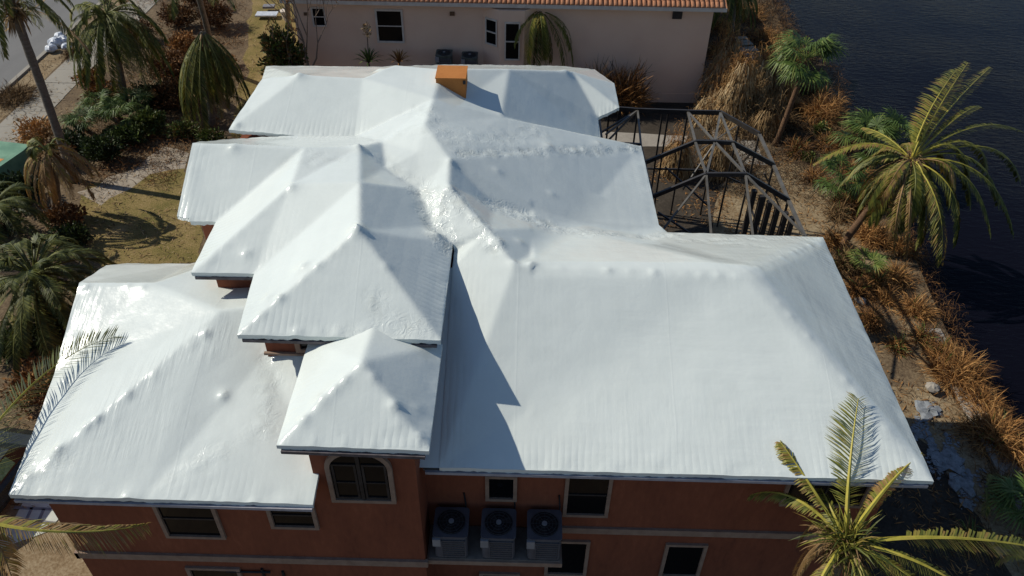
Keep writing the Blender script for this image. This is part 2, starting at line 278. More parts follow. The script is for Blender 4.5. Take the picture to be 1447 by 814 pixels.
# ------------------------------------------------------------------ tarp sheets
def cdt(vs, es, faces, ot=1):
    r = delaunay_2d_cdt([Vector(v) for v in vs], es, faces, ot, 1e-4); return r[0], r[2]
def inside(px, py, poly):
    c = np.zeros(len(px), bool); n = len(poly)
    for i in range(n):
        x0, y0 = poly[i]; x1, y1 = poly[(i+1) % n]
        if y0 == y1: continue
        m = ((y0 > py) != (y1 > py)); c ^= m & (px < (x1-x0)*(py-y0)/(y1-y0)+x0)
    return c
def segdist(px, py, a, b):
    ax, ay = a; bx, by = b; dx, dy = bx-ax, by-ay; L = dx*dx+dy*dy+1e-12
    t = np.clip(((px-ax)*dx+(py-ay)*dy)/L, 0, 1); return np.hypot(px-ax-t*dx, py-ay-t*dy), t
def tarp(name, outline, feats, fedges, bumps=(), wr=(), pleat=(), pleatx=(), dots=(), sp=.085, rad=.03, skirt=.12, name_wide=False, **kw):
    O = [Vector(p) for p in outline]; Fp = [Vector(p) for p in feats]
    vs = [(p.x, p.y) for p in O+Fp]; zs = np.array([p.z for p in O+Fp]); no = len(O)
    idx = {}
    r = delaunay_2d_cdt([Vector(v) for v in vs], [(i, (i+1) % no) for i in range(no)]+list(fedges), [list(range(no))], 1, 1e-5)
    tv = np.array([(v.x, v.y) for v in r[0]]); tz = []
    for k, orig in enumerate(r[3]):
        tz.append(zs[orig[0]] if len(orig) else None)
    for k in range(len(tz)):
        if tz[k] is None:
            d = np.hypot(*(np.array(vs)-tv[k]).T); i = np.argsort(d)[:2]; tz[k] = float((zs[i]/d[i]).sum()/(1/d[i]).sum())
    tz = np.array(tz, float); tris = [t for t in r[2] if len(t) == 3]
    def zraw(x, y):
        out = np.full(len(x), np.nan)
        for t in tris:
            a, b, c = tv[t[0]], tv[t[1]], tv[t[2]]; d = (b[1]-c[1])*(a[0]-c[0])+(c[0]-b[0])*(a[1]-c[1])
            if abs(d) < 1e-9: continue
            l1 = ((b[1]-c[1])*(x-c[0])+(c[0]-b[0])*(y-c[1]))/d; l2 = ((c[1]-a[1])*(x-c[0])+(a[0]-c[0])*(y-c[1]))/d; l3 = 1-l1-l2
            m = (l1 >= -1e-3) & (l2 >= -1e-3) & (l3 >= -1e-3) & np.isnan(out)
            out[m] = (l1*tz[t[0]]+l2*tz[t[1]]+l3*tz[t[2]])[m]
        return out
    poly = [(p.x, p.y) for p in O]; bp = []; bz = []
    for i in range(no):
        a, b = O[i], O[(i+1) % no]; k = max(1, int(round((b-a).length/sp)))
        for j in range(k): q = a.lerp(b, j/k); bp.append((q.x, q.y)); bz.append(q.z)
    xs = [p[0] for p in poly]; ys = [p[1] for p in poly]
    gx, gy = np.meshgrid(np.arange(min(xs), max(xs), sp), np.arange(min(ys), max(ys), sp*.866))
    gx = gx+(np.arange(gx.shape[0]) % 2)[:, None]*sp/2; gx = gx.ravel()+rng.uniform(-.01, .01, gx.size); gy = gy.ravel()+rng.uniform(-.01, .01, gy.size)
    m = inside(gx, gy, poly); gx = gx[m]; gy = gy[m]
    dm = np.full(len(gx), 9.)
    for i in range(no): dm = np.minimum(dm, segdist(gx, gy, poly[i], poly[(i+1) % no])[0])
    gx = gx[dm > sp*.45]; gy = gy[dm > sp*.45]
    allp = bp+list(zip(gx.tolist(), gy.tolist())); nb = len(bp)
    rv, rf = cdt(allp, [], [list(range(nb))])
    X = np.array([v.x for v in rv]); Y = np.array([v.y for v in rv]); z0 = zraw(X, Y)
    bd = np.full(len(X), 9.)
    for i in range(no): bd = np.minimum(bd, segdist(X, Y, poly[i], poly[(i+1) % no])[0])
    acc = z0.copy(); cnt = np.ones(len(X)); rr = np.minimum(np.where((X > .3) & (Y < 21), .32, rad) if name_wide else rad, bd*.8)
    for k in range(8):
        a = k*math.pi/4; q = zraw(X+rr*math.cos(a), Y+rr*math.sin(a)); ok = ~np.isnan(q); acc[ok] += q[ok]; cnt[ok] += 1
    Z = acc/cnt; bad = np.isnan(Z)
    if bad.any():
        gi = np.where(~bad)[0]
        for i in np.where(bad)[0]: Z[i] = Z[gi[np.argmin(np.hypot(X[gi]-X[i], Y[gi]-Y[i]))]]
    for (bx, by), h, s in bumps: Z += h*1.05*np.exp(-np.sqrt((X-bx)**2+(Y-by)**2+.0012)/(s*.85))
    for a, b, stp, h in dots:
        a = Vector(a); b = Vector(b); k = int((b-a).length/stp)
        for j in range(1, k):
            q = a.lerp(b, (j+random.uniform(-.5, .5))/k); Z += h*max(0, random.gauss(.25, .55))*np.exp(-(((X-q.x)**2+(Y-q.y)**2)/(2*.07**2)))
    def mask(L):
        mk_ = np.zeros(len(X))
        for a, b, rd, s in L:
            d, t = segdist(X, Y, a[:2], b[:2]); nn = np.array([noise.noise((x*1.1, y*1.1, 3.)) for x, y in zip(X, Y)]); mk_ = np.maximum(mk_, s*np.clip(1.15-(d/rd)**1.5+nn*.9, 0, 1))
        return mk_
    WR, PL, PX = mask(wr), mask(pleat), mask(pleatx)
    nz = np.array([noise.noise((x*.55, y*.55, 0.)) for x, y in zip(X, Y)]); n2 = np.array([noise.noise((x*2.4, y*2.4, 5.)) for x, y in zip(X, Y)])
    n3 = np.array([noise.turbulence((x*3.1, y*3.1, 2.), 3, False) for x, y in zip(X, Y)])
    inb = np.clip(bd/.5, 0, 1); gx_ = zraw(X+.02, Y)-zraw(X-.02, Y); gy_ = zraw(X, Y+.02)-zraw(X, Y-.02); gx_ = np.nan_to_num(gx_); gy_ = np.nan_to_num(gy_)
    EW = (np.abs(gx_) > np.abs(gy_)).astype(float); EV = np.exp(-(bd/.55)**2); rc = np.where(EW > .5, Y, X)
    Z += np.exp(-(bd/.12)**2)*.012*(np.abs(np.sin(rc*10.5))-.5)
    Z += inb*(.022*nz+.004*n2+WR*.045*(n3-.35)) + (1-inb)*.022*n2
    V = list(zip(X, Y, Z)); Fc = []
    ec = {}
    for f in rf:
        a, b, c = [Vector(V[i]) for i in f]
        if (b-a).cross(c-a).z < 0: f = f[::-1]
        Fc.append(tuple(f))
    for f in Fc:
        for i in range(3): e = (f[i], f[(i+1) % 3]); ec[e] = 1
    bed = [e for e in ec if (e[1], e[0]) not in ec]; mp = {}
    for e in bed:
        for i in e:
            if i not in mp:
                mp[i] = len(V); p = V[i]; V.append((p[0], p[1], p[2]-skirt*random.uniform(.8, 1.15)))
    for a, b in bed: Fc.append((b, a, mp[a], mp[b]))
    pad = len(V)-len(WR)
    me = bpy.data.meshes.new(name); me.from_pydata(V, [], Fc); me.materials.append(M_tarp)
    me.polygons.foreach_set('use_smooth', [True]*len(me.polygons))
    for nm, arr in (('wr', WR), ('pleat', PL), ('pleatx', PX), ('ew', EW), ('eave', EV)):
        a = me.attributes.new(nm, 'FLOAT', 'POINT'); a.data.foreach_set('value', np.concatenate([arr, np.zeros(pad)]))
    try: me.set_sharp_from_angle(angle=R(48))
    except Exception: pass
    o = bpy.data.objects.new(name, me); C.objects.link(o); o.parent = kw.pop('parent', None)
    for k, v in kw.items(): o[{'cat': 'category'}.get(k, k)] = v
    return o
xy = lambda px, py, z: at(px, py, z)[:2]
SX = -1.70
# --- the big sheet over the whole upper and main roof
OUT = [at(335,473,8.7), at(479,477,8.7), Vector((-1.715,12.76,8.7)), Vector((-1.72,16.3,8.7)), Vector((SX+.02,16.2,8.55)), Vector((SX+.02,15.6,8.5)), Vector((SX+.02,10.98,6.5)),
       at(1320,680,6.5), at(1163,335,6.5), at(943,328,6.5), at(931,318,6.5), at(906,206,6.5), at(850,205,6.5), at(845,166,7.0), at(875,152,7.2), at(868,118,7.2), at(840,98,7.2),
       Vector((1.5,31.6,6.6)), Vector((-3,30.2,7.2)), Vector((-5,26.4,8.8)), at(376,93,8.9), at(370,112,9.35), at(323,183,8.9), at(504,192,8.9),
       at(503,194.5,8.72), at(322,196.5,8.7), at(272,202,9.7), at(250,305,8.7), at(268,308.5,8.7), at(268.5,312.5,8.65), at(305,313.5,8.65), at(270,385,8.7), at(359,386.5,8.7)]
FE = []; FEE = []
def feat(key, v): FE.append(v); FK[key] = len(OUT)+len(FE)-1
FK = {}
feat('T2ap', at(507,325,9.95)); feat('T2rb', at(508,258,9.95)); feat('Mr', at(411,261,9.65)); feat('N2', at(430,208,9.7)); feat('Ne', at(509,208,9.6))
feat('hub2', at(633,262,9.35)); feat('hub1', at(635,225,9.4)); feat('c1', at(690,325,9.0)); feat('c2', at(727,375,8.75)); feat('Rr', at(1060,378,8.5))
feat('v1', at(700,290,8.45)); feat('v2', at(810,320,7.5)); feat('Cend', at(512,111,9.55)); feat('Cv', at(540,200,9.15)); feat('r1', at(612,140,9.55)); feat('r2', at(600,175,9.6))
feat('rN', at(625,97,9.6)); feat('rN2', at(720,97,9.0)); feat('Dr', at(809,101,8.0)); feat('bv', at(592,268,9.05)); feat('bv2', at(612,320,8.85)); feat('Nv', at(545,238,9.2)); feat('C2', at(423,107,9.6)); feat('w1', at(590,215,9.35))
feat('cN', at(560,92.5,9.55)); feat('sv', at(900,335,6.75)); feat('chs', at(708,165,8.70)); feat('chb', at(657,139,9.06))
def E_(*ks):
    for a, b in zip(ks, ks[1:]):
        FEE.append((a if isinstance(a, int) else FK[a], b if isinstance(b, int) else FK[b]))
E_(0, 'T2ap', 2); E_('T2ap', 'T2rb'); E_(32, 'T2rb', 'Mr', 31); E_('Mr', 'N2'); E_(26, 'N2', 'Ne'); E_('T2rb', 'bv', 'bv2', 3); E_('hub1', 'hub2', 'c1', 'c2', 'Rr'); E_(7, 'Rr', 8)
E_('hub1', 11); E_('hub2', 'v1', 'v2', 9); E_(21, 'C2', 'Cend', 'cN', 'rN', 'rN2', 'Dr', 14); E_('r1', 'r2', 'w1', 'hub1'); E_('rN', 'r1'); E_('Dr', 16); E_(23, 'Cv', 'r1'); E_('Ne', 'Nv', 'bv'); E_('Nv', 'w1'); E_('Cv', 'w1')
E_(30, 'Mr')
BM = [(xy(505,327,9.9), .22, .16), (xy(411,262,9.7), .12, .14), (xy(507,209,9.6), .18, .16), (xy(429,384,9.2), .13, .14), (xy(377,421,9.0), .08, .12), (xy(330,207,9.7), .10, .16), (xy(423,106,9.6), .16, .15),
      (xy(636,262,9.4), .10, .15), (xy(618,332,8.95), .24, .16), (xy(637,227,9.4), .12, .13), (xy(735,345,8.5), .06, .1), (xy(706,345,8.8), .10, .1), (xy(727,374,8.7), .10, .1), (xy(752,376,8.6), .14, .09), (xy(703,235,8.9), .06, .1), (xy(780,270,8), .05, .1),
      (xy(775,215,7.9), .10, .22), (xy(845,213,7), .08, .15), (xy(895,214,6.6), .08, .15), (xy(346,350,9.1), .1, .12), (xy(800,102,8.1), .1, .2), (xy(535,96,9.5), .12, .3)]
WRL = [(xy(600,275,9), xy(640,345,8.8), .55, 1.), (xy(640,275,9.3), xy(700,345,8.9), .35, .8), (xy(690,285,8.7), xy(820,325,7.8), .42, .9), (xy(820,325,7.8), xy(960,335,6.6), .38, .9), (xy(905,208,6.6), xy(650,215,9.3), .26, .8),
       (xy(590,150,9.5), xy(640,200,9.4), .5, .45), (xy(640,200,9.3), xy(760,175,8.6), .55, .45), (xy(520,200,9), xy(600,205,9), .5, .35), (xy(470,468,8.8), xy(590,462,8.8), .42, .6), (xy(530,470,8.8), xy(530,435,9), .4, .5), (xy(960,345,6.9), xy(1150,340,6.6), .25, .45),
       (xy(1000,345,7), xy(1080,352,7.2), .4, .3), (xy(420,230,9.5), xy(480,235,9.4), .5, .3), (xy(540,230,9.2), xy(590,262,9.1), .4, .4)]
sheetA = tarp('roof_cover', OUT, FE, FEE, BM, WRL, name_wide=True, pleat=[(xy(860,600,6.7), xy(1300,640,6.6), .8, .22), (xy(260,230,9.2), xy(300,205,9.6), .5, .5)],
     pleatx=[(xy(900,470,7.5), xy(1240,640,6.7), 1.5, .55), (xy(830,640,6.7), xy(1100,650,6.6), .8, .6), (xy(1090,400,7.8), xy(1180,480,7), 1., .4)],
     dots=[(at(780,384,8.5), at(1050,386,8.5), .22, .035), (at(345,465,8.75), at(500,335,9.8), .34, .06), (at(615,470,8.8), at(515,335,9.8), .34, .06), (at(272,384,8.8), at(405,268,9.6), .36, .05), (at(1075,390,8.4), at(1310,668,6.6), .4, .02),
           (at(372,112,9.4), at(330,180,9.), .4, .05), (at(1062,380,8.5), at(1160,338,6.6), .35, .03), (at(590,470,8.75), at(345,470,8.75), .25, .03)],
     label='white shrink-wrap tarp stretched over the main and upper roofs around the chimney', cat='tarpaulin', group='white tarps wrapped over the house roofs')
# strip of the same roof running in under the tower eaves
ORG[sheetA.name] = Vector((0,0,0))
mb = MB(); mb.add([(-2.12,10.98,6.49), (SX+.03,10.98,6.49), (SX+.03,15.6,8.49), (-2.12,15.6,8.49)], [(0,1,2,3)]); mb.build('tucked_edge', M_tarp, sheetA)
ORG[sheetA.name] = Vector((0,0,0))
# --- front tower
T1 = [Vector((-4.78,10.1,8.25)), Vector((-1.72,10.05,8.25)), Vector((-1.72,13.1,8.25)), Vector((-3.24,13.12,8.80)), Vector((-4.78,13.12,8.25))]
tarp('roof_cover', T1, [Vector((-3.22,11.6,9.15))], [(0,5),(1,5),(5,3)], bumps=[(xy(512,516,9.15), .05, .12), (xy(558,578,8.6), .16, .1), (xy(470,546,8.8), .05, .1), (xy(452,563,8.7), .1, .11), (xy(563,600,8.5),.05,.1), (xy(590,575,8.5),.05,.1)],
     dots=[((-4.7,10.2,0), (-3.3,11.5,0), .3, .06), ((-1.8,10.2,0), (-3.1,11.45,0), .3, .06), ((-4.6,10.16,0), (-1.8,10.12,0), .2, .02)], rad=.045, sp=.09,
     label='small white tarp over the pyramid roof of the front tower, lowest of the middle roofs', cat='tarpaulin', group='white tarps wrapped over the house roofs')
# --- left wing
L = [at(12,699,6.65), at(200,705,6.6), at(442,713,6.55), Vector((-4.24,10.56,6.75)), Vector((-4.3,15.9,8.45)), Vector((-7.5,17.9,7.2)), at(268,373,6.7), at(180,372,6.7), at(150,375,7.0), at(112,400,7.75), at(76,528,7.0), at(60,575,6.85)]
tarp('roof_cover', L, [at(312,438,8.15), at(215,401,7.95), at(420,425,8.25), at(375,505,7.6), at(372,600,7.15)], [(0,12), (9,13), (13,12), (12,14), (13,6)],
     bumps=[(xy(312,549,7.6), .16, .09), (xy(85,632,7), .08, .13), (xy(120,610,7), .05, .12), (xy(200,402,8), .05, .2)],
     wr=[(xy(375,500,7.8), xy(380,600,7.2), .36, .38), (xy(370,600,7.2), xy(285,650,6.9), .34, .3), (xy(285,650,6.9), xy(240,680,6.7), .3, .2), (xy(20,690,6.6), xy(100,650,6.8), .3, .4)],
     pleat=[(xy(60,650,6.8), xy(310,450,8.2), .75, .75), (xy(120,420,7.7), xy(110,500,7.2), .7, .4), (xy(130,640,6.9), xy(230,600,7.2), .8, .5)],
     dots=[(at(30,685,6.6), at(305,445,8.3), .33, .07), (at(112,402,7.8), at(215,402,7.9), .22, .05), (at(10,699,6.6), at(440,713,6.6), .3, .02)],
     label='white tarp over the lower left wing roof with shiny creases along its hip', cat='tarpaulin', group='white tarps wrapped over the house roofs')

# ------------------------------------------------------------------ the house
house = thing('house', 'two storey terracotta stucco house under white roof tarps', 'house', (0, 11.6, 0))
def wall(x0, x1, y0, y1, z1, mat=None): return MB().box(x0, x1, y0, y1, 0, z1).build('wall', mat or M_stucco, house)
wall(-10.6, -4.36, 10.55, 17.3, 6.4); wall(-4.36, -2.12, 10.55, 13.2, 8.12); wall(-5.85, -2.12, 13.2, 16.4, 8.56); wall(-7.62, -5.85, 15.35, 17.4, 8.55)
wall(-8.75, -5.85, 17.72, 25.6, 8.5); wall(-2.12, 8.85, 11.6, 19.6, 6.36); wall(-5.85, 3.8, 19.6, 25.0, 6.36); wall(-5.85, 2.6, 25.0, 29.6, 6.3)
def soffit(x0, x1, y0, y1, z): MB().box(x0, x1, y0, y1, z-.05, z).build('soffit', M_soff, house)
soffit(-10.68, -4.40, 9.96, 10.54, 6.43); soffit(-4.70, -1.78, 10.12, 10.54, 8.12); soffit(-2.05, 9.15, 11.02, 11.59, 6.37); soffit(-6.1, -1.8, 12.85, 13.19, 8.56); soffit(-7.9, -6.5, 15.0, 15.34, 8.55)
soffit(8.86, 9.2, 11.6, 19.9, 6.36)
def gutter(a, b, m=None): MB().bar(a, b, .07, .08).build('gutter', m or M_gut, house)
gutter((-10.65, 9.92, 6.41), (-4.28, 9.88, 6.41), M_gutl); gutter((-4.70, 10.08, 8.09), (-1.80, 10.03, 8.09)); gutter((-2.0, 10.98, 6.33), (9.15, 10.95, 6.33), M_gutl)
gutter((-6.15, 12.80, 8.53), (-1.8, 12.77, 8.53)); gutter((-7.9, 14.93, 8.54), (-6.5, 14.95, 8.54)); gutter((-8.6, 21.3, 8.7), (-4.3, 21.35, 8.7))
# band course and corners
for x0, x1, y in ((-10.66, -2.06, 10.55), (1.20, 8.91, 11.6)):
    MB().box(x0, x1, y-.07, y+.02, 3.22, 3.45).build('band_course', M_trim, house)
MB().box(-10.66, -10.58, 10.48, 17.2, 3.2, 3.43).build('band_course', M_trim, house)
def window(x0, x1, z0, z1, y, parent, fm=M_trim, cross=0, vert=0, fw=.09, split=True):
    """rectangular window facing the camera: surround, recessed pane, mullions"""
    f = MB(); d = .07
    f.box(x0, x1, y-d, y+.01, z0, z0+fw); f.box(x0, x1, y-d, y+.01, z1-fw, z1); f.box(x0, x0+fw, y-d, y+.01, z0+fw, z1-fw); f.box(x1-fw, x1, y-d, y+.01, z0+fw, z1-fw)
    w_ = f.build('window', fm, parent)
    MB().box(x0+fw, x1-fw, y-.012, y+.01, z0+fw, z1-fw).build('pane', M_gl, w_)
    if cross: MB().box(x0+fw, x1-fw, y-.035, y-.013, (z0+z1)/2-.025, (z0+z1)/2+.025).build('mullion', fm if cross == 2 else M_mull, w_)
    for k in range(vert):
        x = x0+fw+(x1-x0-2*fw)*(k+1)/(vert+1); MB().box(x-.02, x+.02, y-.034, y-.013, z0+fw, z1-fw).build('mullion', M_mull, w_)
    return w_
YW, YR = 10.55, 11.6
window(-8.2, -6.78, 4.20, 5.72, YW, house, cross=1); window(-5.62, -4.5, 4.70, 5.72, YW, house, cross=1); window(-8.1, -6.75, 1.5, 2.90, YW, house, cross=1)
window(-.70, .06, 4.50, 5.48, YR, house); window(1.20, 2.32, 3.93, 5.66, YR, house, cross=1); window(6.40, 8.40, 4.60, 5.62, YR, house, vert=1)
window(3.92, 5.0, 1.25, 2.82, YR, house); window(.85, 1.98, 1.18, 2.84, YR, house); window(-.9, .2, .1, 1.2, YR, house)
# arched tower window
def arch(x0, x1, z0, z1, zs, n=14):
    cx = (x0+x1)/2; a = (x1-x0)/2; h = z1-zs
    return [(x0, z0), (x1, z0)]+[(cx+a*math.cos(t), zs+h*math.sin(t)) for t in [math.pi*k/n for k in range(n+1)]]
o1 = arch(-4.06, -2.62, 5.82, 7.66, 7.05); o2 = arch(-3.96, -2.72, 5.92, 7.55, 7.02); n = len(o1)
V = [(x, YW-.08, z) for x, z in o1]+[(x, YW-.08, z) for x, z in o2]+[(x, YW+.01, z) for x, z in o1]+[(x, YW+.01, z) for x, z in o2]
F = []
for i in range(n):
    j = (i+1) % n; F += [(i, j, n+j, n+i), (2*n+i, 2*n+j, j, i), (n+i, n+j, 3*n+j, 3*n+i)]
aw = mk('window', V, F, M_trim, house, label='arched window in the tower')
mk('pane', [(x, YW-.02, z) for x, z in o2], [tuple(range(n))], M_gl, aw)
MB().box(-3.38, -3.30, YW-.06, YW-.022, 5.92, 7.54).build('mullion', M_mull, aw)
for x0, x1 in ((-3.93, -3.40), (-3.28, -2.75)):
    m_ = MB()
    for a in (x0, x1-.05): m_.box(a, a+.05, YW-.05, YW-.021, 5.94, 7.15)
    m_.box(x0+.05, x1-.05, YW-.05, YW-.021, 5.94, 6.0); m_.box(x0+.05, x1-.05, YW-.05, YW-.021, 7.1, 7.15); m_.box(x0+.05, x1-.05, YW-.045, YW-.021, 6.5, 6.53); m_.build('casement', M_mull, aw)
# little window in the upper tower wall, chimney
window(-5.14, -4.22, 7.82, 8.50, 13.2, house, fw=.12); MB().box(-5.9, -4.0, 13.12, 13.19, 7.74, 7.80).build('sill', M_trim, house)
ch = MB(); cz = 9.72
ch.box(-2.80, -1.86, 23.62, 24.52, 7.6, cz); chim = ch.build('chimney', M_chim, house)
MB().box(-2.82, -1.84, 23.60, 24.54, cz, cz+.035).build('chimney_cap', M_chim, chim)
MB().box(-1.94, -1.85, 23.585, 23.60, cz-.16, cz-.04).build('bracket', M_blk, chim)
# vent poking through the tarp
v = at(552, 322, 9.1); MB().tube([v+Vector((0,0,-.25)), v+Vector((0,0,.14))], .07, 10).build('vent_pipe', M_conc, house)
v = at(1146, 690, 6.3)
# balcony shelf for the condensers
MB().box(-2.10, 1.20, 10.60, 11.59, 3.18, 3.34).build('ledge', M_trim, house)
MB().box(-2.05, 1.15, 10.66, 11.58, 3.34, 3.36).build('ledge_floor', M_soff, house)
for i, x in enumerate((-1.52, -.32, .78)):
    MB().tube([(x+.3, 11.52, 3.6), (x+.34, 11.54, 4.35), (x+.3, 11.575, 4.75)], .022, 6).build('refrigerant_pipe', M_blk, house)
MB().tube([(-8.7+1.6, 10.5, 2.75), (-7.0+1.0, 10.5, 2.78)], .03, 6).build('wall_pipe', M_blk, house)
MB().tube([(-6.2, 10.52, 2.9), (-6.2, 10.5, .6)], .035, 6).build('wall_pipe', M_blk, house); MB().tube([(-5.7, 10.52, 2.8), (-5.7, 10.5, .6)], .035, 6).build('wall_pipe', M_blk, house)
# ---- condensers
def rbox(x0, x1, y0, y1, z0, z1, r=.09):
    pts = []
    for cx, cy, a0 in ((x1-r, y0+r, -90), (x1-r, y1-r, 0), (x0+r, y1-r, 90), (x0+r, y0+r, 180)):
        for k in range(4): a = R(a0+30*k); pts.append((cx+r*math.cos(a), cy+r*math.sin(a)))
    return prism(pts, z0, z1)
def condenser(loc, label, group, body=None, s=1.):
    t = thing('air_conditioner', label, 'air conditioner', loc, group); o = Vector(loc); x, y, z = o
    w_ = .40*s; h = .84*s
    mb = MB(); mb.add(*rbox(x-w_, x+w_, y-w_, y+w_, z, z+h)); cab = mb.build('cabinet', body or M_ac, t)
    mb = MB(); mb.add(*rbox(x-w_-.02, x+w_+.02, y-w_-.02, y+w_+.02, z+h, z+h+.04)); top = mb.build('top_panel', body or M_ac, t)
    mb = MB(); mb.tube([(x, y, z+h+.041), (x, y, z+h+.05)], .34*s, 28); mb.build('fan_well', M_blk, t)
    mb = MB()
    for k in range(3):
        a = k*2.094+.4; c_, s_ = math.cos(a), math.sin(a); p = [(.07,-.03,.055), (.30,-.13,.055), (.31,.10,.075), (.07,.05,.065)]
        mb.add([(x+s*(u*c_-v_*s_), y+s*(u*s_+v_*c_), z+h+q) for u, v_, q in p], [(0,1,2,3)])
    mb.build('fan', M_mull, t)
    mb = MB()
    for rr in (.12, .20, .28, .34):
        mb.tube([(x+rr*s*math.cos(k*math.pi/12), y+rr*s*math.sin(k*math.pi/12), z+h+.085) for k in range(25)], .006, 4)
    for k in range(12): a = k*math.pi/6; mb.bar((x+.05*math.cos(a), y+.05*math.sin(a), z+h+.085), (x+.36*s*math.cos(a), y+.36*s*math.sin(a), z+h+.07), .008)
    mb.build('fan_guard', M_coil, t)
    MB().tube([(x, y, z+h+.06), (x, y, z+h+.10)], .065*s, 12).build('hub', M_acl, t)
    MB().box(x-.20*s, x+w_-.05, y-w_-.02, y-w_+.01, z+.06, z+h-.10).build('coil_panel', M_coil, t)
    for k in range(9): pass
    mb = MB()
    for k in range(8): mb.box(x-.20*s, x+w_-.05, y-w_-.032, y-w_-.021, z+.09+k*.09*s, z+.11+k*.09*s)
    for xx in (x-.21*s, x+w_-.05): mb.box(xx-.012, xx+.012, y-w_-.036, y-w_-.02, z+.05, z+h-.1)
    mb.build('louvre', M_ac, t, kind='stuff')
    MB().box(x-w_-.02, x-.23*s, y-w_-.06, y-w_+.02, z+h-.30, z+h-.02).build('service_panel', M_acl, t)
    MB().box(x-w_+.03, x+w_-.03, y-w_+.03, y+w_-.03, z-.06, z).build('base_pan', M_blk, t)
    return t
def copytree(o, parent=None, loc=None, label=None):
    c = o.copy(); C.objects.link(c)
    if parent: c.parent = parent
    if loc is not None: c.location = loc
    if label: c['label'] = label
    for chd in [q for q in o.children]: copytree(chd, c)
    return c
a0 = condenser((-1.50, 11.06, 3.42), 'grey condenser at the tower end of the balcony ledge, farthest left', 'condensers on the balcony ledge')
copytree(a0, loc=(-.36, 11.06, 3.42), label='grey condenser in the middle of the three on the balcony ledge')
copytree(a0, loc=(.74, 11.06, 3.42), label='grey condenser at the outer end of the ledge, beside the tall window')

# ------------------------------------------------------------------ neighbour
nbh = thing('house', 'pale pink stucco house next door with a clay tile eave', 'house', (0, 41.6, 0))
NY = 41.6
MB().box(-12.3, 9.85, NY, 56, 0, 5.66).build('wall', M_nwall, nbh)
MB().box(-12.28, 9.9, NY-.02, NY, 0, .55).build('plinth', M_nwall, nbh)
MB().box(-12.75, 10.35, 41.15, NY-.001, 5.44, 5.49).build('soffit', M_white, nbh)
MB().box(-12.8, 10.4, 41.08, 41.15, 5.40, 5.60).build('fascia', M_white, nbh)
MB().add([(-12.8, 41.1, 5.60), (10.4, 41.1, 5.60), (10.4, 49.1, 8.42), (-12.8, 49.1, 8.42)], [(0,1,2,3)]).build('roof', M_tile, nbh)
roofn = [o for o in C.objects if o.name.startswith('roof') and o.parent == nbh][-1]
# barrel tiles
def tile_mesh(nm, w_, l, h):
    V = []; F = []
    for j, (yy, k) in enumerate(((0, 1.), (l, .86))):
        for i in range(7): a = math.pi*i/6; V.append((-math.cos(a)*w_/2*k, yy, math.sin(a)*h*k+ (0 if j == 0 else -.0)))
    for i in range(6): F.append((i, i+1, 8+i, 7+i))
    V += [(0, 0, -.02)]; 
    for i in range(6): F.append((14, i+1, i))
    me = bpy.data.meshes.new(nm); me.from_pydata(V, [], F); me.materials.append(M_tile); me.polygons.foreach_set('use_smooth', [True]*len(me.polygons)); return me
tm = tile_mesh('tile', .22, .46, .075); sl_ = math.atan2(2.82, 8.0); cnt = 0
bmV = []; bmF = []
TV = [v.co.copy() for v in tm.vertices]; TF = [tuple(p.vertices) for p in tm.polygons]
for row in range(9):
    for k in range(92):
        x = -12.6+k*.25; yy = 41.06+row*.40*math.cos(sl_); zz = 5.63+row*.40*math.sin(sl_)
        if x > 10.3: continue
        if row < 3 and cnt < 270:
            o = bpy.data.objects.new('tile', tm); C.objects.link(o); o.parent = roofn; o.location = (x+random.uniform(-.01, .01), yy-NY, zz); o.rotation_euler = (sl_, 0, random.uniform(-.03, .03)); cnt += 1
        else:
            m4 = Matrix.Translation((x, yy, zz)) @ Matrix.Rotation(sl_, 4, 'X'); nn = len(bmV); bmV += [tuple(m4 @ v) for v in TV]; bmF += [tuple(i+nn for i in f) for f in TF]
mk('tile', bmV, bmF, M_tile, nbh, True, kind='stuff')
window(-7.98, -6.50, 3.18, 5.02, NY, nbh, M_white, cross=2, fw=.10); window(-11.35, -10.62, 4.0, 5.06, NY, nbh, M_white, cross=2, fw=.08)
# bay with two angled windows
by = MB(); by.add(*prism([(-2.25, NY), (-1.35, NY-.62), (-.05, NY-.62), (.55, NY), (.55, NY+.1), (-2.25, NY+.1)], 0, 5.3)); by.build('wall', M_nwall, nbh, label='angled bay')
def slant_window(a, b, z0, z1):
    a = Vector((*a, 0)); b = Vector((*b, 0)); d = (b-a).normalized(); nrm = Vector((d.y, -d.x, 0)); o_ = nrm*.04; f = MB()
    for za, zb in ((z0, z0+.08), (z1-.08, z1), ((z0+z1)/2-.03, (z0+z1)/2+.03)): f.bar(a+o_+Vector((0,0,(za+zb)/2)), b+o_+Vector((0,0,(za+zb)/2)), .06, zb-za)
    for q in (a, b): f.bar(q+o_+Vector((0,0,z0)), q+o_+Vector((0,0,z1)), .07, .07)
    w_ = f.build('window', M_white, nbh); o2_ = nrm*.015
    mk('pane', [a+o2_+Vector((0,0,z0)), b+o2_+Vector((0,0,z0)), b+o2_+Vector((0,0,z1)), a+o2_+Vector((0,0,z1))], [(0,1,2,3)], M_gl, w_)
slant_window((-2.08, NY-.12), (-1.5, NY-.52), 3.3, 4.75); slant_window((-1.05, NY-.62), (-.3, NY-.62), 2.6, 4.7)
MB().box(7.72, 8.22, NY-.08, NY, 4.82, 5.2).build('wall_vent', M_mull, nbh); MB().box(-4.0, -3.75, NY-.08, NY, 4.75, 4.95).build('wall_light', M_trunkb, nbh); MB().box(-11.75,-11.55,NY-.08,NY,4.6,4.75).build('wall_light', M_trunkb, nbh)
plat = thing('platform', 'concrete equipment platform against the pink wall under two condensers', 'platform', (-4, 40.9, 0))
